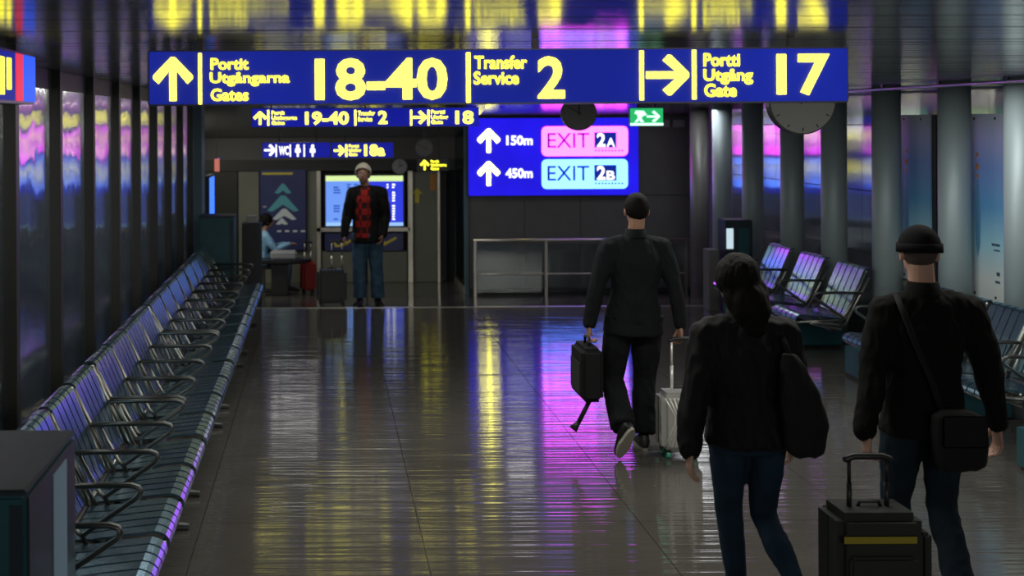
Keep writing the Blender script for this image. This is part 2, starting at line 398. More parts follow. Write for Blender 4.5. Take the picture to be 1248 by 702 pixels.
# sloping ceilings above the ramp
def slope_ceiling(x0,x1,y0,z0,y1,z1,y2):
    r = [[Vector((x0,yy,zz)),Vector((x1,yy,zz)),Vector((x1,yy,zz+.1)),Vector((x0,yy,zz+.1))] for yy,zz in ((y0,z0),(y1,z1),(y2,z1))]
    o = MB().rings(r).build('ceiling', M['ceil']); return tag(o, kind='structure')
slope_ceiling(2.14,6.2,RD,CEIL,18.75,2.345,21)
slope_ceiling(-2.6,2.14,RD,CEIL,19.9,2.03,21)
# ------------------------------------------------------------------ left window wall
wl = MB().box(XL-.10,XL-.02,-1.1,15.6,2.46,CEIL+.02).build('wall_left', M['header']); tag(wl, kind='structure')
MB().box(XL-.09,XL-.01,-1.1,15.6,-.0,.10).build('sill', M['header'], wl)
my = [7.36+1.056*k for k in range(-6,8)]
mm = MB().box(-.06,.03,-.035,.035,0,CEIL).mesh('mullion', bevel=.004, seg=1); mm.materials.append(M['mull'])
for q in my:
    o = bpy.data.objects.new('mullion', mm); col.objects.link(o); o.parent = wl; o.location = (XL,q,0)
for i in range(len(my)-1):
    a, b_ = my[i]+.035, my[i+1]-.035
    o = MB().box(XL-.045,XL-.035,a,b_,.10,2.46).build('window_%d'%(i+1), M['glass_l']); tag(o, kind='structure')
o = MB().box(XL-.10,XL+.10,15.05,15.45,-.0,CEIL).build('trim_2', M['mull_light']); tag(o, kind='structure')
ap = MB().box(-30,XL-.4,-5,40,-3.2,-3.0).build('ground', M['night']); tag(ap, kind='structure')
# ------------------------------------------------------------------ right wall
wr = MB().box(XW,XW+.1,-1.1,RD+7,-.4,CEIL+.02).build('wall_right', M['wallgrey']); tag(wr, kind='structure')
py_ = [5.3*F/(p-395) for p in (852,880,917,965,1016,1080,1163,1246)]
py_ += [8.2,7.05,5.9,4.75]
for i,q in enumerate(py_):
    z0 = min(0,(q-RD)*sl) if q>RD else 0
    ct = CEIL if q < RD else CEIL-(q-RD)*.06
    MB().cyl((XP,q,z0),.128,ct-z0,'Z',32).build('pillar', M['pillar_g'] if i==0 else M['pillar'], wr, smooth=False)
for o in [c for c in wr.children]:
    for p in o.data.polygons: p.use_smooth = len(p.vertices)==4
for a, b_ in zip(sorted(py_)[:-1], sorted(py_)[1:]):
    for (z0,z1) in ((.0,.88),(.888,1.52),(1.528,2.20),(2.208,2.56)):
        zz = z0 if b_ < RD+.5 else z0
        if b_ > RD and z1 > CEIL-(b_-RD)*.06: z1 = CEIL-(b_-RD)*.06-.01
        MB().box(XW-.03,XW-.001,a+.004,b_-.004,zz,z1).build('wall_panel', M['wallr'], wr, bevel=.002, seg=1)
rl = MB().tube([(XP-.17,-1,2.535),(XP-.17,17.4,2.535 if False else 2.42)][:1]+[(XP-.17,RD,2.535)],.014,8).build('trim_3', M['chrome'], smooth=True); tag(rl, kind='structure')
for i in range(14):
    q = 1.0+i*1.03
    MB().box(XP-.178,XP-.162,q-.02,q+.02,2.545,CEIL+.005).build('bracket', M['black'], rl)
# banners
def banner(d0, d1, label):
    x = 5.47; z0, z1 = .76, 2.30; c=(d0+d1)/2
    r = empty('banner', (x,c,z0), 0, label, 'poster', 'printed panels between the pillars')
    h=(d1-d0)/2
    MB().box(-.008,.008,-h,h,0,z1-z0).build('printed_panel', M['banner'], r)
    MB().box(.010,.05,-h-.07,-h-.004,.0,z1-z0).build('dark_recess_strip', M['ink'], r)  # black strip painting the dark recess beside the panel
    for yy in (-h*.5,h*.5):
        for zz in (.04,z1-z0-.04): MB().cyl((-.012,yy,zz),.012,.006,'X',10).build('fixing', M['ink'], r)
    # slender leaf-like blade with orange bud, printed
    pts=[(0,.0),(.05,.12),(.06,.4),(.02,.72),(-.01,.72),(-.04,.4),(-.03,.12)]
    bm=bmesh.new(); vs=[bm.verts.new((-.0095,h*.35-px_*.8,.34+pz*.9)) for px_,pz in pts]; bm.faces.new(vs)
    me=bpy.data.meshes.new('blade'); bm.to_mesh(me); bm.free(); link('printed_blade', me, mat('blade_blue',(.10,.30,.48),.4), r)
    for zz,rr in ((1.02,.02),(1.10,.028),(1.2,.02)):
        MB().cyl((-.0098,h*.35,zz),rr,.001,'X',10).build('printed_blossom', M['orangeink'], r)
    for zz,w_,hh in ((.46,.12,.02),(.42,.09,.012),(.22,.05,.03),(.16,.07,.02)):
        MB().box(-.0096,-.0086,-h*.7,-h*.7+w_,zz,zz+hh).build('printed_caption', M['denim_l'], r)
    return r
banner(9.86,10.50,'tall printed banner in blue and white with slender blade motif, nearer of the two')
banner(11.10,11.76,'tall printed blue banner partly hidden by the man in the beanie, farther of the two')
# low teal plinths along the right wall
def plinth(x0,x1,y0,y1,z,label):
    r = empty('plinth',((x0+x1)/2,(y0+y1)/2,0),0,label,'plinth','low teal plinths along the right wall')
    MB().box(-(x1-x0)/2,(x1-x0)/2,-(y1-y0)/2,(y1-y0)/2,.02,z).build('body', M['teal'], r, bevel=.006)
    MB().box(-(x1-x0)/2+.02,(x1-x0)/2-.02,-(y1-y0)/2+.02,(y1-y0)/2-.02,0,.02).build('foot_strip', M['ink'], r)
plinth(4.66,5.13,12.2,14.4,.26,'low teal plinth under the far seats by the right wall')
plinth(4.60,5.13,9.2,10.9,.26,'low dark teal plinth under the nearer seats by the right wall')
plinth(4.46,5.13,7.4,7.95,.27,'low teal plinth at the right edge behind the beanie man\'s hand')
# closing walls around the lobby end
ew = MB().box(2.19,XW,RE+.02,RE+.14,LOW,2.36).build('wall_back', M['wallgrey']); tag(ew, kind='structure')
for a in (2.20,3.05,3.9,4.75):
    for z0,z1 in ((LOW+.10,.45),(.46,1.12),(1.13,2.33)):
        MB().box(a+.004,a+.846,RE,RE+.02,z0,z1).build('wall_panel', M['wallgrey'], ew, bevel=.002, seg=1)
o = MB().box(2.19,XW,RE-.02,RE+.02,LOW,LOW+.09).build('baseboard_back', M['black']); tag(o, kind='structure')
MB().box(2.14,2.19,RE-.02,RE+.14,LOW,2.36).build('corner_post', M['mull_light'], ew)
dwy = 20.27
dw = MB().box(-2.6,2.6,dwy+.05,dwy+.15,LOW,2.06).build('wall_far', M['ceil_back']); tag(dw, kind='structure')
def dwbox(box, m, name, t=.04, off=0, parent=None):
    x0,x1,z0,z1 = flatten_roll(*box,dwy)
    return MB().box(x0,x1,dwy-off-t,dwy-off+.05,max(z0,LOW),z1).build(name, m, parent or dw, bevel=.003, seg=1)
dwbox((200,150,572,195), M['header'],'wall_panel')
dwbox((200,195,572,208), M['mull'],'wall_panel',.07)
dwbox((200,208,290,346), M['mull'],'wall_panel')
dwbox((291,209,316,346), M['wallolive'],'wall_panel')
dwbox((316,306,386,346), M['wallolive'],'wall_panel')
dwbox((374,208,387,306), M['wallolive'],'wall_panel')
dwbox((392,306,446,345), M['wallolive'],'wall_panel',.02)
dwbox((448,306,496,345), M['wallolive'],'wall_panel',.02)
dwbox((504,209,534,345), M['wallolive'],'wall_panel',.02)
for bx in ((386,208,391,346),(497,208,503,346),(386,277,500,282),(386,344,545,350),(533,208,536,346)):
    dwbox(bx, M['rail'],'frame_bar',.06)
dwbox((536,210,544,346), M['ink'],'door_gap',.01)
dwbox((524,212,531,232), M['orangeink'],'lit_notice',.03)
# side glass between the lobby and the exit wall
gw = MB().box(2.145,2.155,RE+.14,dwy,LOW+.1,2.03).build('window_20', M['glassboard']); tag(gw, kind='structure')
o = MB().box(2.13,2.17,RE+.14,dwy,LOW,LOW+.1).build('baseboard_right', M['rail']); tag(o, kind='structure')
lw = MB().box(-2.6,-2.5,15.4,dwy+.1,LOW,2.5).build('wall_left_lobby', M['mull']); tag(lw, kind='structure')
o = MB().box(-2.6,-1.65,15.3,15.4,LOW,CEIL).build('wall_left_return', M['mull']); tag(o, kind='structure')
for q,ww in ((16.3,.07),(17.2,.07),(18.2,.07),(19.2,.07)):
    MB().box(-2.5,-2.4,q,q+ww,LOW,2.3).build('post', M['mull_light'], lw)

# ------------------------------------------------------------------ big gate sign
D1 = F/319
r1, b1 = hang_sign('gate_sign', (182,61,1033,125), D1, 'long blue overhead sign nearest the camera reading 18-40, 2 and 17', M['sign_blue'], .10, (243,655,970))
Yb = dict(base=b1)
poly_obj(r1, arrow_poly('up'), (187,70,235,123), D1, M['yelw'], 'arrow', **Yb)
bar(r1,(242,65,246,127),D1,M['yelw'],**Yb)
word(r1,'Portit',(257,71,303,85),D1,M['yel'],.022,**Yb)
word(r1,'Utgångarna',(256,88,353,105),D1,M['yel'],.022,**Yb)
word(r1,'Gates',(257,108,303,123),D1,M['yel'],.022,**Yb)
word(r1,'18-40',(384,71,545,122),D1,M['yelw'],.026,**Yb)
bar(r1,(568,64,573,125),D1,M['yelw'],**Yb)
word(r1,'Transfer',(578,68,642,84),D1,M['yel'],.022,**Yb)
word(r1,'Service',(577,87,632,103),D1,M['yel'],.022,**Yb)
word(r1,'2',(655,69,688,120),D1,M['yelw'],.026,**Yb)
bar(r1,(779,62,784,122),D1,M['yelw'],**Yb)
poly_obj(r1, arrow_poly('right'), (787,67,839,116), D1, M['yelw'], 'arrow', **Yb)
bar(r1,(843,61,848,121),D1,M['yelw'],**Yb)
word(r1,'Portti',(857,65,901,81),D1,M['yel'],.022,**Yb)
word(r1,'Utgång',(857,84,917,103),D1,M['yel'],.022,**Yb)
word(r1,'Gate',(858,102,897,118),D1,M['yel'],.022,**Yb)
word(r1,'17',(946,66,1010,116),D1,M['yelw'],.026,**Yb)
# second gate sign
D2 = F/108
r2, b2 = hang_sign('gate_sign', (307,132,583,154), D2, 'smaller blue overhead sign behind the first reading 19-40, 2 and 18', M['sign_blue2'], .10, (330,445,560))
B2 = dict(base=b2, off=.01)
poly_obj(r2, arrow_poly('up'), (309,136,325,152), D2, M['yelw'], 'arrow', **B2)
for x_ in (327,433,501,522): bar(r2,(x_-1,134,x_+1,153),D2,M['yelw'],**B2)
word(r2,'Portit\nUtgångarna\nGates',(331,135,362,152),D2,M['yel'],.02,**B2)
word(r2,'19-40',(372,136,425,152),D2,M['yelw'],.03,**B2)
word(r2,'Transfer\nService',(436,135,457,148),D2,M['yel'],.02,**B2)
word(r2,'2',(461,135,472,151),D2,M['yelw'],.03,**B2)
poly_obj(r2, arrow_poly('right'), (503,135,520,151), D2, M['yelw'], 'arrow', **B2)
word(r2,'Portti\nUtgång\nGate',(525,134,546,151),D2,M['yel'],.02,**B2)
word(r2,'18',(555,135,577,151),D2,M['yelw'],.03,**B2)
# toilet sign and 18a sign
D3 = 18.0
zc = CEIL-(D3-RD)*.11
r3, b3 = hang_sign('toilet_sign', (320,174,402,192), D3, 'dark blue overhead sign with white arrow, WC and toilet figures', M['sign_blue2'], .08, (340,385), ceil=2.25)
B3 = dict(base=b3, off=.01)
poly_obj(r3, arrow_poly('right'), (322,176,336,190), D3, M['white_e'], 'arrow', **B3)
for x_ in (337,354,371): bar(r3,(x_-1,176,x_+.5,191),D3,M['white_e'],**B3)
word(r3,'WC',(340,178,352,189),D3,M['white_e'],.03,**B3)
for cx_ in (363,381):
    poly_obj(r3,[(math.cos(a)*1,math.sin(a)) for a in [2*PI*i/12 for i in range(12)]],(cx_-2,176,cx_+2,180),D3,M['white_e'],'figure_head',**B3)
    poly_obj(r3,[(-.3,-1),(.3,-1),(.3,-.1),(1,.0),(.8,1),(-.8,1),(-1,.0),(-.3,-.1)],(cx_-3.5,180.5,cx_+3.5,191),D3,M['white_e'],'figure_body',**B3)
r4, b4 = hang_sign('gate_sign', (404,174,479,192), D3, 'small blue overhead sign reading 18a beside the toilet sign', M['sign_blue2'], .08, (420,465), ceil=2.25)
B4 = dict(base=b4, off=.01)
poly_obj(r4, arrow_poly('right'), (407,177,420,190), D3, M['yelw'], 'arrow', **B4)
bar(r4,(421,176,423,191),D3,M['yelw'],**B4)
word(r4,'Portti\nUtgång\nGate',(425,176,440,190),D3,M['yel'],.02,**B4)
word(r4,'18a',(444,176,469,190),D3,M['yelw'],.03,**B4)
D5 = 19.0
r5, b5 = hang_sign('arrow_sign', (509,194,546,208), D5, 'little dark overhead sign with yellow up arrow above the glass doors', M['sign_body'], .06, (520,535), ceil=2.13)
B5 = dict(base=b5, off=.01)
poly_obj(r5, arrow_poly('up'), (512,195,523,207), D5, M['yel'], 'arrow', **B5)
word(r5,'Portit\nUtgångarna\nGates',(525,195,544,207),D5,M['yel'],.02,**B5)
# ------------------------------------------------------------------ exit light box
DE = RE-.14
x0,x1,z0,z1 = flatten_roll(571,144,778,238,DE); be = Vector(((x0+x1)/2,DE,z0))
r6 = empty('exit_sign', be, 0, 'large blue lit sign with pink EXIT 2A and pale blue EXIT 2B panels', 'sign')
MB().box(x0-be.x-.01,x1-be.x+.01,.004,.14,-.015,z1-z0+.01).build('casing', M['sign_body'], r6, bevel=.004)
MB().box(x0-be.x,x1-be.x,0,.004,0,z1-z0).build('light_panel', M['sign_blue3'], r6)
BE = dict(base=be, off=.012)
for yy,t_,pm_,ik in ((0,'A','pink','magenta_ink'),(40,'B','cyan','blue_ink')):
    poly_obj(r6, arrow_poly('up'), (582,157+yy,609,186+yy), DE, M['arrow_w'], 'arrow', **BE)
    word(r6,'150m' if yy==0 else '450m',(617 if yy==0 else 616,165+yy,649,177+yy),DE,M['white_e'],.03,**BE)
    poly_obj(r6, rrect(104,36,6), (660,154+yy,765,190+yy), DE, M[pm_], 'exit_panel', **BE)
    word(r6,'EXIT',(667,162+yy,718,180+yy),DE,M[ik],.004,base=be,off=.018)
    bar(r6,(724,161+yy,751,180+yy),DE,M['blue_ink'],'gate_square',base=be,off=.018)
    word(r6,'2',(727,162+yy,737.5,179+yy),DE,M['white_e'],.03,base=be,off=.024)
    word(r6,t_,(739,168+yy,749,179+yy),DE,M['white_e'],.02,base=be,off=.024)
    for k in range(9): bar(r6,(725+k*4,182.5+yy,727+k*4,184.5+yy),DE,M[ik],'dash',base=be,off=.018)
# small green emergency sign
DG = 14.2
r7, b7 = hang_sign('emergency_exit_sign', (768,132,808,153), DG, 'small lit green emergency exit sign under the ceiling', M['green_e'], .05, (778,798))
poly_obj(r7, arrow_poly('right'), (788,135,804,149), DG, M['green_w'], 'arrow', base=b7, off=.01)
poly_obj(r7, [(-1,-1),(-.4,-.2),(-.6,.4),(-1,.5),(-.8,1),(.5,1),(1,.3),(.4,.1),(.1,-.3),(.6,-1),(0,-1),(-.2,-.6),(-.6,-1)], (773,135,788,149), DG, M['green_w'], 'running_figure', base=b7, off=.01)
bar(r7,(768,150,808,153),DG,M['green_w'],'white_edge',base=b7,off=.01)
# angled sign at the upper left
r8 = empty('side_sign', (-1.16,4.1,2.33), 0, 'lit yellow, red and blue sign along the left wall, cut by the frame', 'sign')
MB().box(-.10,-.004,-.4,.85,0,.20).build('casing', M['sign_body'], r8, bevel=.004)
MB().box(-.004,0,-.4,.53,.01,.19).build('light_panel', M['sign_blue'], r8)
MB().box(-.004,.002,.54,.64,.01,.19).build('red_panel', M['red_e'], r8)
MB().box(-.004,.002,.64,.84,.01,.19).build('bright_blue_panel', M['blue_e'], r8)
for q,ww,zz in ((-.25,.06,.03),(-.12,.05,.05),(.02,.08,.03),(.18,.04,.04),(.28,.07,.03),(.40,.05,.05)):
    MB().box(.001,.005,q,q+ww,zz,.165).build('yellow_mark', M['yel'], r8)
for q in (-.2,.7): MB().box(-.06,-.04,q,q+.02,.20,.235).build('hanger', M['black'], r8)

# ------------------------------------------------------------------ clocks
def clock(px,py,rpx,d,label,face,hang=True,marks=False,hr=(4,10),ceil=CEIL):
    c = P(px,py,d); R_ = rpx*d/F
    r = empty('clock', c, 0, label, 'clock', None)
    MB().cyl((0,0,0),R_,.07,'Y',40).build('case', M['black'], r)
    MB().cyl((0,-.004,0),R_*.96,.004,'Y',40).build('face', face, r)
    for k in range(12):
        a=k*PI/6; Mx=Matrix.Rotation(a,4,'Y')
        MB().box(-R_*.015,R_*.015,-.008,-.005,R_*.80,R_*.90,Mx).build('hour_mark', M['ink'], r)
    for a,l,w_ in ((math.radians(hr[0]*30),.5,.035),(math.radians(hr[1]*30),.75,.022)):
        MB().box(-R_*w_,R_*w_,-.011,-.009,-R_*.1,R_*l,Matrix.Rotation(a,4,'Y')).build('hand', M['ink'], r)
    if hang and ceil > c.z+R_: MB().box(-.012,.012,.02,.045,R_-.005,ceil-c.z).build('hanger', M['black'], r)
    return r
clock(706,138,21.5,13.3,'dark round clock hanging in front of the lit exit sign',M['clock_d'],hr=(11.9,10))
clock(978,123,41,8.2,'big pale round clock half hidden behind the nearest overhead sign',M['clock_l'],hr=(3,1))
clock(487,203,9.5,20.1,'pale grey clock on the wall above the departure screens',M['greyobj'],hang=False,hr=(2,12))
clock(517,180,11,17.6,'faint dark clock hanging above the small arrow sign',M['clock_d'],ceil=2.28)

# ------------------------------------------------------------------ departure screens and boards on the far wall
def screen(box,label,left):
    x0,x1,z0,z1 = flatten_roll(*box,dwy); b0=Vector(((x0+x1)/2,dwy-.06,z0))
    r = empty('departure_screen', b0, 0, label, 'screen', None)
    MB().box(x0-b0.x-.025,x1-b0.x+.025,.002,.06,-.025,z1-z0+.025).build('bezel', M['black'], r)
    MB().box(x0-b0.x,x1-b0.x,0,.002,0,z1-z0).build('display', emis('screen_a',(.16,.34,.95) if left else (.03,.05,.75),1.0), r)
    W_=x1-x0; H_=z1-z0
    MB().box(-W_/2,W_/2,-.004,-.001,H_*.89,H_).build('top_bar', emis('scr_y',(.75,.95,.40),1.0), r)
    MB().box(-W_/2,W_/2,-.004,-.001,0,H_*.07).build('bottom_bar', emis('scr_b',(.35,.6,1.0),1.0), r)
    n_=14
    for k in range(n_):
        zz=H_*.12+k*(H_*.74)/n_
        cols=((-.28,.20),(.10,.14),(.3,.12)) if left else ((.05,.07),(.2,.09))
        for cx_,ww in cols:
            if random.random()<.8: MB().box(cx_*W_,(cx_+ww*random.uniform(.6,1))*W_,-.004,-.002,zz,zz+H_*.03).build('text_row', M['white_e'] if not left else emis('scr_t',(.03,.08,.5),1), r)
screen((397,214,440,275),'departure screen with pale blue rows left of the grey-haired man',True)
screen((447,214,491,275),'departure screen with deep blue background right of the grey-haired man',False)
def plane_board(box,label):
    x0,x1,z0,z1 = flatten_roll(*box,dwy); b0=Vector(((x0+x1)/2,dwy-.055,z0))
    r = empty('plane_board', b0, 0, label, 'sign', None); W_=x1-x0; H_=z1-z0
    MB().box(-W_/2,W_/2,0,.015,0,H_).build('board', M['navy'], r)
    pl=[(-.55,-.25),(-.1,-.22),(.75,.35),(.8,.5),(.65,.5),(.15,.16),(-.25,.28),(-.34,.22),(-.1,.0),(-.4,-.1),(-.55,.1),(-.65,.1)]
    bm=bmesh.new(); vs=[bm.verts.new((x*W_*.42,-.003,H_/2+z*H_*.75-.03)) for x,z in pl]; f_=bm.faces.new(vs); f_.normal_update(); bmesh.ops.triangulate(bm,faces=[f_])
    me=bpy.data.meshes.new('plane'); bm.to_mesh(me); bm.free(); link('plane_symbol', me, M['yelink'], r)
plane_board((396,284,442,305),'navy board with yellow plane under the left departure screen')
plane_board((445,284,491,305),'navy board with yellow plane under the right departure screen')
# chevron poster
x0,x1,z0,z1 = flatten_roll(317,207,373,305,dwy-.1); b0=Vector(((x0+x1)/2,dwy-.12,z0))
r = empty('chevron_poster', b0, 0, 'dark navy poster with teal and white chevrons and small yellow heading', 'poster')
MB().box(x0-b0.x,x1-b0.x,0,.08,0,z1-z0).build('board', M['navy'], r, bevel=.004)
def chev(cx,cz,w,h,t,m):
    pl=[(-w,-h),(-w+t*1.2,-h-t*.2),(0,t*-1.1+h*.35),(w-t*1.2,-h-t*.2),(w,-h),(w*.15,h*.9),(-w*.15,h*.9)]
    bm=bmesh.new(); vs=[bm.verts.new((cx+x,-.004,cz+z)) for x,z in pl]; f_=bm.faces.new(vs); f_.normal_update(); bmesh.ops.triangulate(bm,faces=[f_])
    me=bpy.data.meshes.new('chevron'); bm.to_mesh(me); bm.free(); link('chevron', me, m, r)
chev(.0,1.02,.14,.08,.06,M['tealink']); chev(.0,.78,.26,.13,.07,M['tealink']); chev(.02,.60,.20,.09,.06,M['whiteink']); chev(-.02,.48,.1,.05,.05,M['whiteink'])
MB().box(-.34,.16,-.004,-.001,1.24,1.275).build('heading', M['yelink'], r)
for k in range(4): MB().box(-.10+k*.13,-.03+k*.13,-.004,-.001,.30,.33).build('caption', M['whiteink'], r)
for zz in (.7,.5,.4): MB().box(-.33,-.27,-.004,-.001,zz,zz+.03).build('caption', M['greyobj'], r)
# yellow reflection in the glass door, painted as a flat arrow shape
x0,x1,z0,z1 = flatten_roll(502,230,516,246,dwy); 
o = poly_obj(None, [(-1,.2),(0,1),(1,.2),(.4,.2),(.4,-1),(-.4,-1),(-.4,.2)], (501,229,515,247), dwy, M['yelink'], 'door_reflection', off=.0)
o.location.y = dwy-.03; tag(o,'yellow arrow decal on the glass door right of the screens','decal')

# ------------------------------------------------------------------ balustrade below the exit sign
bx = empty('handrail', (3.72,RE-.55,LOW+.02), 0, 'steel handrail with glass infill in front of the grey wall', 'railing')
MB().tube([(-1.52,0,.86),(1.66,0,.86)],.022,12).build('top_rail', M['rail'], bx, smooth=True)
MB().tube([(-1.5,0,.36),(1.64,0,.36)],.012,10).build('lower_rail', M['rail'], bx, smooth=True)
for xx in (-1.5,-.45,.6,1.62): MB().box(xx-.02,xx+.02,-.02,.02,.045 if False else .0,.85).build('post', M['steel'], bx)
for xa in (-1.47,-.42,.63): MB().box(xa,xa+.96,-.005,.005,.08,.80).build('glass_infill', M['glass'], bx)
# small white boxes high on the wall
for px_,w_,lb in ((803,24,'wider pale box high on the wall under the green exit sign'),(826,14,'little pale box high on the dark wall beside the column')):
    c=P(px_,150,RE-.05); o=MB().box(-w_/2*RE/F,w_/2*RE/F,-.05,.04,-.06,.05).build('wall_box', M['greyobj'], bevel=.004); o.location=c; tag(o,lb,'box')
# kiosk
kx,ky = 5.0,15.0
k_ = empty('kiosk',(4.90,14.7,0),0,'dark teal kiosk with small bright screen by the pillars','kiosk')
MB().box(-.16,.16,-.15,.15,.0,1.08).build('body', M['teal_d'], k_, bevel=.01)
MB().box(-.15,-.07,-.157,-.15,.74,.98).build('screen', emis('kiosk_e',(.7,.9,1.0),.8), k_)
MB().box(-.01,.12,-.157,-.15,.62,.98).build('front_panel', M['teal'], k_)
o = MB().box(-.06,.06,-.12,.12,0,.72).build('grey_cabinet', M['wallgrey'], bevel=.006); o.location=(4.62,14.72,0); tag(o,'low slim grey cabinet left of the teal kiosk','cabinet')
o = MB().cyl((0,0,0),.045,-.04,'X',6).build('wall_sensor', M['ink']); o.location=(XW-.03,14.46,1.66); tag(o,'small dark hexagonal box on the lit wall panel','sensor')

# ------------------------------------------------------------------ seating
def curve_pts(p0,p1,p2,n=5):
    return [((1-t)**2*p0[0]+2*t*(1-t)*p1[0]+t*t*p2[0],(1-t)**2*p0[1]+2*t*(1-t)*p1[1]+t*t*p2[1]) for t in [i/n for i in range(n+1)]]
def make_unit(n, pitch, sw, label, group, legs=None):
    """beam seating; local: front at x=0, backs towards -x, row along y from 0"""
    r = empty('beam_seat', (0,0,0), 0, label, 'seating', group)
    L = n*pitch
    MB().box(-.36,-.28,.06,L-.06,.30,.36).build('beam', M['blackmetal'], r, bevel=.006)
    seat_path = curve_pts((.0,.375),(.015,.425),(-.06,.440),5)+[(-.20,.425),(-.34,.405),(-.44,.40)]
    back_path = [(-.465,.425),(-.49,.47),(-.56,.66),(-.62,.80)]+curve_pts((-.64,.845),(-.66,.875),(-.70,.86),4)
    ns = 5; p = sw/ns
    sm = MB().strip(seat_path,-p*.42,p*.42,.012).mesh('slat', smooth=False); sm.materials.append(M['slat'])
    bm_ = MB().strip(back_path,-p*.42,p*.42,.012).mesh('slat', smooth=False); bm_.materials.append(M['slat'])
    for me in (sm,bm_):
        for q in me.polygons: q.use_smooth=False
    for k in range(n):
        yc = pitch*(k+.5)
        s_ = MB().tube([(-.02,yc-sw/2,.37),(-.42,yc-sw/2,.385)],.012,8).tube([(-.02,yc+sw/2,.37),(-.42,yc+sw/2,.385)],.012,8).tube([(-.03,yc-sw/2,.362),(-.03,yc+sw/2,.362)],.012,8).box(-.34,-.30,yc-sw/2,yc+sw/2,.355,.385).build('seat', M['slatedge'], r, smooth=True)
        b_ = MB().tube([(-.455,yc-sw/2,.39),(-.50,yc-sw/2,.50),(-.645,yc-sw/2,.835)],.013,8).tube([(-.455,yc+sw/2,.39),(-.50,yc+sw/2,.50),(-.645,yc+sw/2,.835)],.013,8).tube([(-.66,yc-sw/2,.835),(-.66,yc+sw/2,.835)],.014,8).tube([(-.46,yc-sw/2,.40),(-.46,yc+sw/2,.40)],.012,8).build('backrest', M['slatedge'], r, smooth=True)
        for j in range(ns):
            yy = yc-sw/2+p*(j+.5)
            for me,pa in ((sm,s_),(bm_,b_)):
                o = bpy.data.objects.new('slat', me); col.objects.link(o); o.parent = pa; o.location=(0,yy,0)
    for k in range(n+1):
        yy = pitch*k; yy = min(max(yy,.02),L-.02)
        pts = [(-.55,yy,.655),(-.16,yy,.66),(-.125,yy,.65),(-.115,yy,.63),(-.13,yy,.605),(-.30,yy,.49),(-.37,yy,.44),(-.35,yy,.37)]
        a = MB().tube(pts,.0135,8,flat=1.4).build('armrest', M['blackmetal'], r, smooth=True)
        # bracing under the arm, like the photographed side trusses
        MB().tube([(-.50,yy,.64),(-.40,yy,.46),(-.36,yy,.42)],.011,6).tube([(-.40,yy,.36),(-.10,yy,.385),(-.08,yy,.375),(-.36,yy,.32)],.012,6).tube([(-.40,yy,.36),(-.62,yy,.80)],.012,6).build('side_truss', M['slatedge'], r, smooth=True)
    if legs is None:
        for yy in (pitch*.5, L-pitch*.5):
            MB().tube([(-.32,yy,.31),(-.32,yy,.03)],.03,12).tube([(-.06,yy,.02),(-.32,yy,.045),(-.60,yy,.02)],.02,8).build('leg', M['blackmetal'], r, smooth=True)
    else:
        for yy in legs: MB().box(-.40,-.28,yy-.04,yy+.04,.262,.31).build('bracket', M['blackmetal'], r, bevel=.004)
    return r
GL = 'rows of slatted metal seats on the left'
uL = make_unit(4,.56,.50,'',GL)
labs = ['slatted metal beam seats at left nearest the camera, beside the dark teal bin','second unit of slatted metal seats from the camera in left row','third unit of slatted metal seats from the camera in left row','farthest unit of slatted metal seats in left row, by the teal cabinet']
y = 4.86
for i in range(4):
    o = uL if i==0 else copy_tree(uL)
    o.location = (-.70,y,0); o['label']=labs[i]; y += 4*.56+.045
GR = 'slatted metal seats along the right wall'
uR = make_unit(3,.92,.62,'three slatted metal seats glowing pink and blue on the far teal plinth',GR,(.46,1.76))
uR.rotation_euler=(0,0,PI); uR.location=(4.40,14.1,0)
uR2 = make_unit(4,.58,.50,'slatted metal seats at the right edge behind the man in the beanie',GR,(.29,1.25))
uR2.rotation_euler=(0,0,PI); uR2.location=(4.42,10.55,0)

# ------------------------------------------------------------------ bins and cabinets
def bin_(loc,w,dp,h,label,main,name='bin'):
    r = empty(name, loc, 0, label, 'bin', None)
    MB().box(-w/2,w/2,-dp/2,dp/2,.03,h).build('body', main, r, bevel=.012)
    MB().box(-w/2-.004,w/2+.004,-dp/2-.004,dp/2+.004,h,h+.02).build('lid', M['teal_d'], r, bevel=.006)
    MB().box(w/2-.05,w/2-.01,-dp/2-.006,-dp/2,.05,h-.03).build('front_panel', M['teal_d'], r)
    MB().box(-w/2+.02,w/2-.02,-dp/2+.02,dp/2-.02,0,.03).build('foot', M['ink'], r)
    return r
nb_=bin_((-1.26,4.40,0),.56,.78,1.04,'tall dark teal waste bin at lower left in front of the seats',M['teal'])
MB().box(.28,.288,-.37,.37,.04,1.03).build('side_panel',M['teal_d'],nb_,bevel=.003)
MB().box(.288,.292,-.02,.20,.06,1.0).build('side_inset',M['night'],nb_)
bin_((-1.24,14.3,0),.40,.40,1.17,'teal waste bin at the far end of the left seat row',M['teal'])
o = bin_((-.92,15.6,-.08),.24,.3,1.05,'narrow black bin right of the far teal bin',M['black'])
wb = MB().box(-.06,.06,-.08,.08,0,.09).build('white_box', M['greyobj'], bevel=.005); wb.location=(-.92,15.6,1.0-.005); tag(wb,'small pale box lying on the narrow black bin','box')

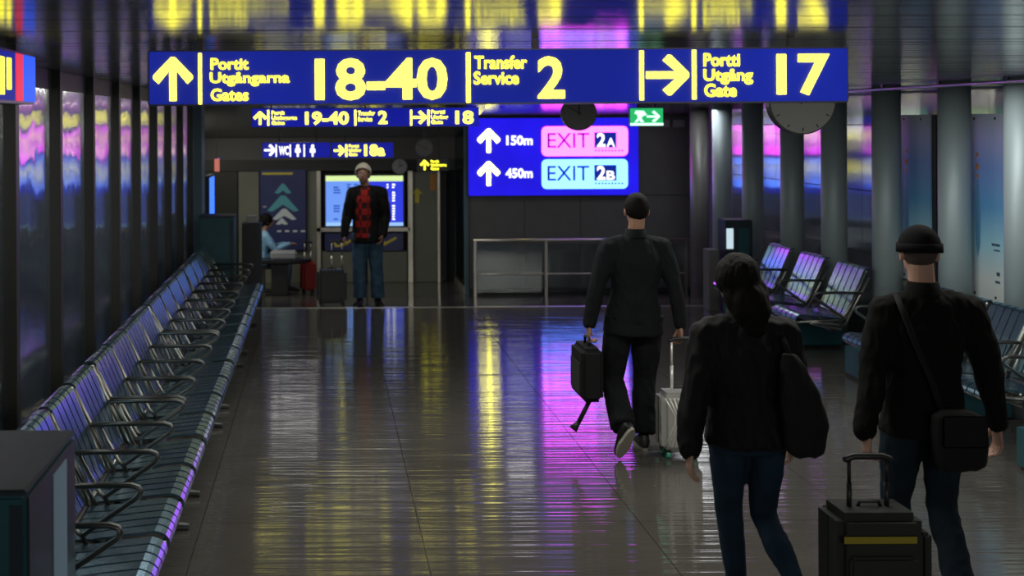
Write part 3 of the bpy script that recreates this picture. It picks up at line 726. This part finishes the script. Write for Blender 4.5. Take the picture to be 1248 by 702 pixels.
# ------------------------------------------------------------------ people
def sphere_part(name, c, r, m, parent): return MB().ell(c,r,r,r,12,8).build(name,m,parent,smooth=True)
def hand(mb, wrist, d, n, side, curl=.5, k=1.0):
    """palm + 5 fingers. d: wrist->finger direction, n: palm normal, side: towards the thumb"""
    d=Vector(d).normalized(); n=(Vector(n)-d*Vector(n).dot(d)).normalized(); side=Vector(side); t=(side-d*side.dot(d)-n*side.dot(n)).normalized()
    w0=Vector(wrist); K=k
    rg=[]
    for f,hw,hh in ((-.01,.026,.018),(.02,.034,.016),(.05,.041,.015),(.085,.041,.012),(.095,.034,.009)):
        rg.append([w0+d*f*K+t*math.cos(a)*hw*K+n*math.sin(a)*hh*K for a in [2*PI*j/12 for j in range(12)]])
    mb.rings(rg)
    for i,(o_,l) in enumerate(((.030,.072),(.010,.080),(-.010,.074),(-.030,.058))):
        b0=w0+d*.075*K+t*o_*K; dirs=[]; a=curl*.5+.1
        p=[b0, w0+d*.092*K+t*o_*1.08*K]
        for q in range(3):
            a2=a+curl*.75*q
            dd=d*math.cos(a2)+n*math.sin(a2); p.append(p[-1]+dd*l*K*(.45,.32,.23)[q])
        mb.tube(p,[.0095*K,.0095*K,.009*K,.0085*K,.0075*K],8,round_ends=True)
    p=[w0+d*.02*K+t*.022*K]
    p.append(p[-1]+(d*.6+t*.7+n*.25).normalized()*.035*K); p.append(p[-1]+(d*.85+t*.25+n*.4).normalized()*.032*K); p.append(p[-1]+(d*.8+n*.6*curl+t*.0).normalized()*.026*K)
    mb.tube(p,[.013*K,.011*K,.010*K,.0085*K],8,round_ends=True)
def limb(mb, a, b, c, ra, rb, rc, bulge=0):
    a,b,c=Vector(a),Vector(b),Vector(c)
    pts=[a,a.lerp(b,.5),b,b.lerp(c,.35),b.lerp(c,.7),c]
    mb.tube(pts,[ra,(ra*.55+rb*.5)+bulge,rb,(rb+rc)/2+bulge+.004,rc*1.08,rc],14,round_ends=True)
def head_geo(mb, hc, k=1.0, yaw=0, tilt=0):
    R_=Matrix.Rotation(yaw,3,'Z')@Matrix.Rotation(tilt,3,'X')
    T=lambda p: Vector(hc)+R_@(Vector(p)*k)
    mb.ell(T((0,-.012,.02)),.076*k,.094*k,.094*k,20,14,R_)       # cranium
    mb.ell(T((0,.028,-.035)),.058*k,.064*k,.080*k,18,12,R_)      # face
    mb.ell(T((0,.048,-.088)),.032*k,.034*k,.024*k,12,8,R_)       # chin
    mb.tube([T((0,.088,.012)),T((0,.108,-.02)),T((0,.100,-.030))],[.007*k,.012*k,.012*k],8,round_ends=True) # nose
    mb.tube([T((-.034,.082,.022)),T((0,.090,.024)),T((.034,.082,.022))],[.007*k,.009*k,.007*k],8,round_ends=True) # brow
    mb.tube([T((-.020,.088,-.058)),T((0,.094,-.056)),T((.020,.088,-.058))],[.006*k,.008*k,.006*k],8,round_ends=True) # lips
    for s_ in (-1,1): mb.ell(T((s_*.078,-.005,-.012)),.010*k,.020*k,.032*k,10,8,R_@Matrix.Rotation(s_*.25,3,'Z'))
    return T,R_
def shoe(parent, ankle, yaw, pitch, m, solem, L=.28, W=.10, roll=0):
    Mx=Matrix.Translation(Vector(ankle))@Matrix.Rotation(yaw,4,'Z')@Matrix.Rotation(pitch,4,'X')@Matrix.Rotation(roll,4,'Y')
    # foot frame: ankle at origin, heel behind, toe +Y, sole at z=-.08
    rg=[]
    for yy,hw,zt in ((-.075,.022,-.035),(-.06,.034,.02),(-.02,.040,.045),(.03,.042,.020),(.09,.048,-.015),(.14,.047,-.030),(.18,.036,-.042),(.20,.018,-.055)):
        r=[]
        for j in range(14):
            a=2*PI*j/14; z_=(zt+ -.066)/2+(zt+.066)/2*math.sin(a); r.append(Mx@Vector((hw*W/.10*math.cos(a),yy*L/.28,z_)))
        rg.append(r)
    mb=MB(); mb.rings(rg)
    o=MB().rings(rg).build('shoe',m,parent,smooth=True); mb.bm.free()
    rg=[]
    for z_ in (-.082,-.060):
        r=[]
        for j in range(20):
            a=2*PI*j/20; yy=.0625+.142*math.sin(a); hw=.044+(.006 if math.sin(a)>0 else -.004)
            r.append(Mx@Vector((hw*math.cos(a)*W/.10,yy*L/.28,z_)))
        rg.append(r)
    MB().rings(rg).build('sole',solem,o,smooth=False)
    return o
def person(loc, rz, J, label, H, mats, voxel=.008, build=1.0):
    r = empty('person', loc, rz, label, 'person', None)
    g = lambda k: Vector(J[k])
    w_=build
    # --- continuous body
    mb=MB(); hc=g('head'); nb=g('neck'); pv=g('pelvis')
    T,R_=head_geo(mb,hc,J.get('hk',1.0),J.get('yaw',0),J.get('tilt',0))
    mb.tube([hc+Vector((0,-.02,-.05)),nb+Vector((0,0,.0)),nb+Vector((0,0,-.05))],[.052*w_,.056*w_,.07*w_],14)
    ch=nb.lerp(pv,.30); ws=nb.lerp(pv,.68)
    mb.stack([(pv.z-.09,pv.x,pv.y,.13*w_,.09*w_),(pv.z,pv.x,pv.y,.155*w_,.105*w_),(ws.z,ws.x,ws.y,.128*w_,.09*w_),(ch.z,ch.x,ch.y,.155*w_,.105*w_),(nb.z-.06,nb.x,nb.y,.13*w_,.075*w_),(nb.z-.01,nb.x,nb.y,.06*w_,.05*w_)])
    for s_ in 'LR':
        mb.tube([nb+Vector((0,0,-.07)),g('sh'+s_)],[.055*w_,.050*w_],12,round_ends=True)
        limb(mb,J['sh'+s_],J['el'+s_],J['wr'+s_],.050*w_,.038*w_,.026*w_)
        limb(mb,J['hip'+s_],J['kn'+s_],J['an'+s_],.066*w_,.044*w_,.030*w_,.002)
        hd=J['hand'+s_]; hand(mb,J['wr'+s_],hd[0],hd[1],hd[2],hd[3],hd[4] if len(hd)>4 else 1.0)
    bd=link('body', remeshed(mb,min(voxel,.0055) if voxel<.01 else voxel,1), mats['skin'], r)
    # eyes
    for s_ in (-1,1):
        e_=sphere_part('eye',T((s_*.030,.080,.002)),.009*J.get('hk',1.0),M['whiteink'],r)
        MB().ell(T((s_*.030,.0885,.002)),.004,.003,.004,8,6).build('pupil',M['ink'],e_,smooth=True)
    # --- top garment
    tp=mats['top']; mb=MB(); e=tp.get('ease',.02); hem=tp['hem']; fl_=tp.get('flare',.0)
    hz=Vector((pv.x,pv.y,hem)); 
    mb.stack([(hem,hz.x,hz.y,(.158+e+fl_)*w_,(.115+e+fl_*.6)*w_),(hem+.015,hz.x,hz.y,(.162+e+fl_)*w_,(.118+e+fl_*.6)*w_),(pv.z+.04,pv.x,pv.y,(.153+e+fl_*.6)*w_,(.108+e)*w_),(ws.z,ws.x,ws.y,(.135+e)*w_,(.095+e)*w_),((ws.z+ch.z)/2,ch.x,ch.y,(.150+e)*w_,(.105+e)*w_),(ch.z,ch.x,ch.y,(.168+e)*w_,(.112+e)*w_),(nb.z-.10,nb.x,nb.y,(.165+e)*w_,(.09+e)*w_),(nb.z-.045,nb.x,nb.y,(.125+e)*w_,(.068+e)*w_),(nb.z-.005,nb.x,nb.y,(.058+e)*w_,(.048+e)*w_)],28,2.3)
    for s_ in 'LR':
        sh=g('sh'+s_); wr_=g('wr'+s_); el=g('el'+s_)
        mb.tube([nb+Vector((0,0,-.055)),nb.lerp(sh,.5)+Vector((0,0,-.02)),sh],[(.05+e)*w_,(.052+e)*w_,(.052+e)*w_],14,round_ends=True)
        cuff=wr_.lerp(el,tp.get('cuff',.03))
        limb(mb,sh,el,cuff,(.055+e)*w_,(.041+e*.9)*w_,(.031+e*.7)*w_)
    link(tp['name'], remeshed(mb,max(voxel,.009),5,tp.get('wrinkle',.009),10), tp['mat'], r)
    if tp.get('collar'):
        rg=[]
        for zz,k_ in ((-.02,.078),(.035,.066),(.04,.058),(-.01,.066)):
            rg.append([nb+Vector((k_*w_*math.cos(a),k_*.95*w_*math.sin(a)-.005,zz+.01)) for a in [2*PI*j/24 for j in range(24)]])
        MB().rings(rg,cap=False).build('collar',tp['collar'],r,smooth=True)
    # --- trousers
    bt=mats['bottom']; mb=MB(); q=bt.get('ease',.012); top=bt.get('top',pv.z+.10)
    mb.stack([(pv.z-.10,pv.x,pv.y,(.135+q)*w_,(.10+q)*w_),(pv.z-.03,pv.x,pv.y,(.158+q)*w_,(.115+q)*w_),(pv.z+.04,pv.x,pv.y,(.152+q)*w_,(.105+q)*w_),(top,pv.x,pv.y,(.138+q)*w_,(.093+q)*w_)],28)
    for s_ in 'LR':
        hp,kn,an=g('hip'+s_),g('kn'+s_),g('an'+s_)
        mb.tube([hp+Vector((0,0,.03)),hp.lerp(kn,.45),kn,kn.lerp(an,.4),an.lerp(kn,.02)],[(.084+q)*w_,(.072+q)*w_,(.054+q*1.1)*w_,(.050+q*1.3)*w_,(bt.get('cuff',.040)+q)*w_],16)
    link(bt['name'], remeshed(mb,max(voxel,.009),4,bt.get('wrinkle',.007),9), bt['mat'], r)
    for s_ in 'LR':
        f_=J['foot'+s_]; shoe(r, J['an'+s_] if len(f_)<3 else f_[2], f_[0], f_[1], mats['shoe'], mats['sole'], L=J.get('fl',.28), roll=J.get('froll'+s_,0))
    return r,T,R_
def cap_mesh(T, k, zcut, slope, m, name, parent, grow=.008, amp=.003, kk=1.0, voxel=.006, extra=None):
    """hair cap: shell around the cranium above a slanted hairline"""
    bm=bmesh.new(); bmesh.ops.create_uvsphere(bm,u_segments=40,v_segments=28,radius=1)
    for v in bm.verts:
        p=v.co.copy(); v.co=Vector((p.x*(.076+grow)*1.0,p.y*(.094+grow)-.012,p.z*(.094+grow)+.02))
    kill=[v for v in bm.verts if v.co.z < zcut+slope*(v.co.y+.012)]
    bmesh.ops.delete(bm,geom=kill,context='VERTS')
    for v in bm.verts:
        n_=noise.noise(v.co*60)*amp; v.co=v.co*(1+n_*8)
        v.co=T(v.co)
    me=bpy.data.meshes.new(name); bm.to_mesh(me); bm.free(); me.shade_smooth()
    o=link(name,me,m,parent); s_=o.modifiers.new('s','SOLIDIFY'); s_.thickness=.012; s_.offset=-1
    return o

# --- man in the black suit
SD=F/177; sx=(772-395)/177
J=dict(head=(.02,.01,1.64),neck=(.01,0,1.465),pelvis=(-.005,0,.92),hk=1.0,tilt=-.05,
 shL=(-.175,0,1.38),elL=(-.265,-.02,1.11),wrL=(-.315,-.02,.86),handL=((-.05,.05,-1),(1,0,0),(0,1,0),1.15),
 shR=(.195,0,1.38),elR=(.265,-.06,1.12),wrR=(.285,-.10,.86),handR=((.0,-.15,-1),(-1,.0,0),(0,1,0),1.2),
 hipL=(-.10,0,.89),knL=(-.155,.03,.47),anL=(-.155,-.32,.22),footL=(.35,-.95),
 hipR=(.09,0,.89),knR=(.085,.07,.48),anR=(.055,.0,.10),footR=(-.05,-.0,(.055,.0,.082)))
r,T,R_=person((sx,SD,0),0,J,'man in a black suit walking away between briefcase and silver trolley case',1.8,
 dict(skin=M['skin'],top=dict(name='suit_jacket',mat=M['suit'],hem=.79,flare=.020,ease=.014,collar=M['suit'],wrinkle=.008,cuff=.02),
      bottom=dict(name='trousers',mat=M['trouser'],ease=.02,cuff=.058,wrinkle=.012),shoe=M['ink'],sole=M['sole']),.008,1.03)
cap_mesh(T,1,-.035,.62,M['hair_d'],'hair',r)
# --- briefcase
bc=empty('briefcase',(sx-.332,SD-.02,.36),0,'black briefcase with dangling strap in the suited man\'s left hand','bag')
MB().box(-.075,.075,-.19,.19,0,.36).build('body',M['canvas'],bc,bevel=.03,seg=3)
MB().box(-.084,-.074,-.15,.15,.05,.26).build('pocket',M['canvas_g'],bc,bevel=.004)
MB().tube([(0,-.07,.355),(0,-.055,.415),(0,.055,.415),(0,.07,.355)],.010,8).build('handle',M['black'],bc,smooth=True)
st=MB().tube([(.0,-.10,.01),(-.03,-.12,-.04),(-.09,-.13,-.15)],.016,8,flat=.4).build('strap',M['black'],bc,smooth=True)
MB().tube([(-.085,-.13,-.14),(-.125,-.13,-.19)],[.014,.032],10).build('strap_buckle',M['black'],st,smooth=True)
# --- silver suitcase
def trolley(loc, rz, tiltx, w,h,dp, label, shell, ridged, grip_z, rail_m, rails, name='trolley_case', stripe=False, wheels=M['black'],rail_c=0):
    r=empty(name,loc,rz,label,'suitcase',None); r.rotation_euler=(tiltx,0,rz)
    MB().box(-w/2,w/2,-dp/2,dp/2,.05,h).build('shell',shell,r,bevel=.035,seg=4)
    for a in (-1,1):
        for c in (-1,1):
            MB().cyl((a*(w/2-.045)-.012,c*(dp/2-.05),.026),.026,.024,'X',16).build('wheel',wheels,r,smooth=False)
            MB().box(a*(w/2-.045)-.018,a*(w/2-.045)+.018,c*(dp/2-.05)-.02,c*(dp/2-.05)+.02,.03,.06).build('wheel_housing',M['black'],r)
    for x in rails:
        MB().tube([(x,.0-rail_c,h-.03),(x,.0-rail_c,(h+grip_z)/2)],.011,10).tube([(x,.0-rail_c,(h+grip_z)/2),(x,-rail_c,grip_z)],.008,10).build('handle_rail',rail_m,r,smooth=True)
    MB().tube([(rails[0]-.012,-rail_c,grip_z),(rails[0]+.02,-rail_c,grip_z+.012),(rails[1]-.02,-rail_c,grip_z+.012),(rails[1]+.012,-rail_c,grip_z)],.015,10,round_ends=True).build('grip',M['black'],r,smooth=True)
    MB().tube([(-.05,0,h-.005),(-.04,0,h+.018),(.04,0,h+.018),(.05,0,h-.005)],.008,8).build('carry_handle',M['black'],r,smooth=True)
    MB().box(-w/2-.002,w/2+.002,-.006,.006,.09,h-.04).build('zip_seam',M['ink'],r)
    f=-dp/2
    if ridged:
        for k in range(-4,5):
            if k==0: continue
            s_=k/4; pts=[(s_*w*.44,f-.001,h-.03),(s_*w*.20,f-.004,h*.60+.03),(s_*w*.20,f-.004,h*.60-.02),(s_*w*.46,f-.001,.09)]
            MB().tube(pts,.0042,6).build('shell_ridge',M['silver_r'],r,smooth=True)
        MB().box(-.018,.018,f-.006,f,h*.82,h*.82+.03).build('badge',M['ink'],r)
    if stripe:
        MB().box(-w*.46,w*.40,f-.006,f,h*.80,h*.80+.035).build('yellow_stripe',M['yellow_c'],r,bevel=.003)
        MB().box(-w*.40,w*.40,f-.03,f,.12,h*.72).build('front_pocket',M['canvas_g'],r,bevel=.012)
        MB().tube([(-w*.36,f-.033,h*.52),(0,f-.036,h*.56),(w*.36,f-.033,h*.52)],.005,6).build('pocket_zip',M['yellow_c'],r,smooth=True)
        MB().box(w/2,w/2+.05,-dp*.35,dp*.35,.14,h*.85).build('side_pocket',M['canvas_g'],r,bevel=.015)
    return r
trolley((2.375,8.28,0),0,0,.27,.44,.22,'silver hard-shell trolley case with radiating ridges beside suited man',M['silver'],True,.775,M['chrome'],(-.045,.10),wheels=M['green_refl'],rail_c=0)

# --- woman
WD=F/270; wx=(905-395)/270
J=dict(head=(-.03,.01,1.53),neck=(-.01,0,1.36),pelvis=(.02,0,.86),hk=.96,yaw=.15,
 shL=(-.155,0,1.285),elL=(-.225,-.02,1.02),wrL=(-.262,-.06,.79),handL=((-.08,-.15,-1),(1,0,0),(0,1,0),.5,.93),
 shR=(.165,0,1.29),elR=(.225,.02,1.04),wrR=(.235,.06,.82),handR=((.0,.1,-1),(-1,0,0),(0,1,0),.6,.93),
 hipL=(-.075,0,.82),knL=(-.045,.08,.47),anL=(-.0,.10,.10),footL=(.0,-.0,(-.0,.10,.082)),
 hipR=(.105,0,.82),knR=(.095,.03,.47),anR=(.125,-.30,.25),footR=(-.1,-1.05),fl=.24)
r,T,R_=person((wx,WD,0),0,J,'woman with dark hair in black jacket and navy jeans walking away',1.66,
 dict(skin=M['skin2'],top=dict(name='jacket',mat=M['jacket'],hem=.80,flare=.012,ease=.028,collar=M['jacket'],wrinkle=.012,cuff=-.02),
      bottom=dict(name='jeans',mat=M['denim'],ease=.006,cuff=.036,wrinkle=.006),shoe=M['ink'],sole=M['sole']),.008,.98)
mb=MB(); mb.ell(T((0,-.02,.02)),.098,.110,.108); mb.ell(T((.015,-.06,-.06)),.098,.07,.11); mb.tube([T((.02,-.08,-.08)),T((.03,-.10,-.14)),T((.035,-.10,-.20))],[.088,.082,.055],14,round_ends=True)
hm=remeshed(mb,.008,3,.006,22,(1,1,.2)); link('hair',hm,M['hair_d'],r)
# shoulder bag of the woman
wb_=empty('shoulder_bag',(wx+.185,WD-.17,.78),0,'large black slouchy shoulder bag on the woman\'s right side','bag')
mb=MB(); mb.stack([(.0,.03,0,.05,.05),(.03,.03,0,.085,.06),(.15,.02,0,.10,.075),(.30,.0,0,.082,.06),(.42,-.03,.0,.05,.045),(.45,-.04,0,.03,.03)])
link('body',remeshed(mb,.009,4,.012,9),M['canvas'],wb_)
MB().tube([(-.03,.02,.42),(-.04,.08,.50),(-.04,.17,.565),(.0,.24,.50),(.03,.20,.30)],.014,8,flat=.4).build('strap',M['canvas'],wb_,smooth=True)

# --- man in the beanie
BD=F/263; bx_=(1128-395)/263
J=dict(head=(-.03,.01,1.635),neck=(-.02,0,1.455),pelvis=(-.02,0,.90),hk=1.0,tilt=-.05,yaw=-.15,
 shL=(-.195,0,1.365),elL=(-.265,-.03,1.10),wrL=(-.335,-.12,.84),handL=((.0,-.1,-1),(1,0,0),(0,1,0),1.0),
 shR=(.195,0,1.365),elR=(.275,-.02,1.10),wrR=(.335,.02,.83),handR=((.10,.1,-1),(-1,0,0),(0,1,0),.6),
 hipL=(-.105,0,.87),knL=(-.09,.12,.47),anL=(-.08,.16,.10),footL=(.05,-.0,(-.08,.16,.082)),
 hipR=(.08,0,.87),knR=(.075,.02,.46),anR=(.06,-.18,.12),footR=(-.05,-.25))
r,T,R_=person((bx_,BD,0),0,J,'man in black knitted beanie and black sweater pulling a dark trolley case',1.76,
 dict(skin=M['skin2'],top=dict(name='sweater',mat=M['sweater'],hem=.80,flare=.0,ease=.018,collar=M['sweater'],wrinkle=.010,cuff=.02),
      bottom=dict(name='trousers',mat=M['denim_d'],top=.925,ease=.010,cuff=.050,wrinkle=.009),shoe=M['ink'],sole=M['black']),.008,1.05)
bn=cap_mesh(T,1,.012,.10,M['knit'],'beanie',r,grow=.017,amp=.001)
rg=[]
for zz,gg in ((.005,.015),(.003,.024),(.045,.024),(.045,.014)):
    f_=math.sqrt(max(0,1-((zz-.02)/.115)**2))
    rg.append([T(((.076+gg)*f_*math.cos(a),(.094+gg)*f_*math.sin(a)-.012,zz)) for a in [2*PI*j/36 for j in range(36)]])
MB().rings(rg,cap=False).build('cuff_band',M['knit'],bn,smooth=True)
cap_mesh(T,1,-.045,.75,mat('stubble',(.06,.045,.035),.8),'cropped_hair',r,grow=.001,amp=.0)
cb=empty('crossbody_bag',(bx_+.045,BD-.20,.68),0,'black crossbody bag at the beanie man\'s right hip','bag')
mb=MB(); mb.stack([(0,0,0,.07,.04),(.03,0,0,.11,.06),(.15,0,0,.12,.065),(.25,-.01,0,.11,.055),(.27,-.01,0,.07,.03)],24,3)
link('body',remeshed(mb,.009,3,.006,9),M['canvas'],cb)
MB().box(-.105,.095,-.072,-.06,.12,.26).build('flap',M['canvas'],cb,bevel=.01)
MB().tube([(-.06,.03,.25),(-.10,.045,.40),(-.17,.045,.56),(-.21,.07,.69),(-.21,.15,.775)],.014,8,flat=.35).build('strap',M['canvas'],cb,smooth=True)
trolley((2.325,5.27,0),0,0,.36,.60,.26,'charcoal soft trolley case with yellow stripe pulled by the beanie man',M['canvas_g'],False,.80,M['black'],(-.085,.075),stripe=True,name='soft_trolley_case')

# --- grey-haired man facing the camera
OD=15.4
J=dict(head=(.05,.03,1.655),neck=(.02,0,1.50),pelvis=(0,0,.92),hk=1.0,yaw=-.15,
 shL=(-.18,0,1.41),elL=(-.235,.0,1.12),wrL=(-.19,.10,.90),handL=((.3,.5,-1),(1,0,0),(0,1,0),.6),
 shR=(.18,0,1.41),elR=(.25,.0,1.13),wrR=(.29,.10,.90),handR=((.1,.1,-1),(-1,0,0),(0,1,0),1.1),
 hipL=(-.09,0,.88),knL=(-.11,.02,.48),anL=(-.13,0,.10),footL=(.25,0,(-.13,0,.082)),
 hipR=(.09,0,.88),knR=(.10,.02,.48),anR=(.10,0,.10),footR=(-.3,0,(.10,0,.082)))
r,T,R_=person(((447-395)/97.4,OD,-.042),PI,J,'elderly man with white hair in dark coat and red plaid shirt facing the camera',1.76,
 dict(skin=M['skin'],top=dict(name='coat',mat=M['jacket'],hem=.80,flare=.01,ease=.022,wrinkle=.010,cuff=.02),
      bottom=dict(name='jeans',mat=M['denim_l'],ease=.022,cuff=.062,wrinkle=.010),shoe=M['ink'],sole=M['ink']),.011,1.05)
cap_mesh(T,1,-.030,.95,M['hair_w'],'hair',r,grow=.026,amp=.008)
mb=MB(); mb.stack([(.86,.05,.09,.10,.075),(1.0,.05,.09,.105,.065),(1.2,.05,.09,.105,.085),(1.34,.045,.085,.10,.085),(1.42,.03,.07,.08,.075),(1.49,.02,.045,.055,.055)])
link('plaid_shirt',remeshed(mb,.011,3,.004,9),M['plaid'],r)
trolley((.085,15.3,-.03),.12,0,.36,.46,.24,'black trolley case standing beside the elderly man',M['black'],False,.80,M['steel'],(-.0,.13),name='black_trolley_case')

# --- seated woman far left, behind a dark table
SZ=LOW; sd=19.25
J=dict(head=(.02,.03,1.10),neck=(.0,-.02,.94),pelvis=(0,-.08,.50),hk=.95,
 shL=(-.15,-.02,.87),elL=(-.19,.12,.66),wrL=(-.12,.34,.72),handL=((.1,1,.1),(0,0,-1),(1,0,0),.5,.9),
 shR=(.15,-.02,.87),elR=(.19,.12,.66),wrR=(.12,.36,.74),handR=((-.1,1,.1),(0,0,-1),(-1,0,0),.5,.9),
 hipL=(-.08,-.02,.50),knL=(-.10,.36,.47),anL=(-.10,.32,.10),footL=(0,0,(-.10,.32,.082)),
 hipR=(.08,-.02,.50),knR=(.10,.36,.47),anR=(.10,.32,.10),footR=(0,0,(.10,.32,.082)))
r,T,R_=person((-.93,sd,SZ),-PI/2+.25,J,'dark-haired woman in pale blue shirt seated at the dark table',1.6,
 dict(skin=M['skin'],top=dict(name='shirt',mat=M['shirtblue'],hem=.42,ease=.015,wrinkle=.006,cuff=.05),
      bottom=dict(name='trousers',mat=M['denim_l'],ease=.012,cuff=.045,top=.56,wrinkle=.005),shoe=M['ink'],sole=M['ink']),.012,.95)
mb=MB(); mb.ell(T((0,-.02,.02)),.090,.106,.106); mb.ell(T((0,-.10,-.03)),.055,.05,.07); mb.tube([T((0,-.10,-.02)),T((0,-.15,-.10))],[.045,.025],12,round_ends=True)
link('hair',remeshed(mb,.010,3,.004,22),M['hair_d'],r)
ch=empty('stool',(-.96,sd,SZ),0,'dark stool under the seated woman','stool')
MB().cyl((0,0,.36),.18,.05,'Z',24).build('seat',M['black'],ch); MB().cyl((0,0,.02),.03,.34,'Z',12).build('post',M['steel'],ch); MB().cyl((0,0,0),.17,.02,'Z',24).build('foot',M['black'],ch)
tb=empty('round_table',(-.68,18.65,SZ+.01),0,'dark oval counter table on a thick pedestal at far left','table')
MB().stack([(.50,0,0,.44,.22),(.52,0,0,.48,.25),(.56,0,0,.48,.25)],32).build('table_top',M['black'],tb)
MB().box(-.13,.13,-.10,.10,.02,.50).build('pedestal',M['black'],tb,bevel=.02)
MB().box(-.22,.22,-.16,.16,0,.02).build('foot',M['black'],tb)
gb=MB().box(-.20,.20,-.10,.10,0,.13).build('grey_bag',M['greyobj'],bevel=.025,seg=3); gb.location=(-.62,18.6,SZ+.572); tag(gb,'light grey bag lying on the dark oval table','bag')
trolley((-.26,18.95,SZ+.005),.3,0,.22,.50,.2,'red and grey suitcase standing right of the oval table',M['red_c'],False,.78,M['steel'],(-.05,.05),name='red_suitcase')
o=MB().box(-.12,.12,-.10,.10,0,.36).build('floor_bag',M['canvas_g'],bevel=.05,seg=3); o.location=(-1.10,18.5,SZ+.02); tag(o,'dark bag on the floor left of the oval table','bag')

# small lit things along the far left wall
o=empty('advert_screen',(-1.50,16.4,.62),0,'narrow blue advert screen seen edge-on at the far left','screen')
MB().box(-.06,0,-.35,.35,0,.95).build('casing',M['black'],o,bevel=.004)
MB().box(0,.004,-.33,.33,.03,.92).build('display',emis('advert_blue',(.06,.22,1.3),1.3),o)
MB().box(-.035,-.025,-.02,.02,-.62-.14,0).build('post',M['black'],o)
o=empty('corner_sign',(-1.50,17.4,1.56),0,'tiny pink and orange lit sign high in the far left corner','sign')
MB().box(-.04,0,-.2,.2,0,.22).build('casing',M['black'],o)
MB().box(-.035,.035,-.204,-.2,.02,.20).build('front_panel',emis('corner_orange',(.5,.14,.10),1.0),o)
MB().box(0,.003,-.18,.18,.02,.20).build('side_panel',emis('corner_blue',(.2,.12,.9),1.0),o)
MB().box(-.025,-.015,-.01,.01,.22,.80).build('hanger',M['black'],o)
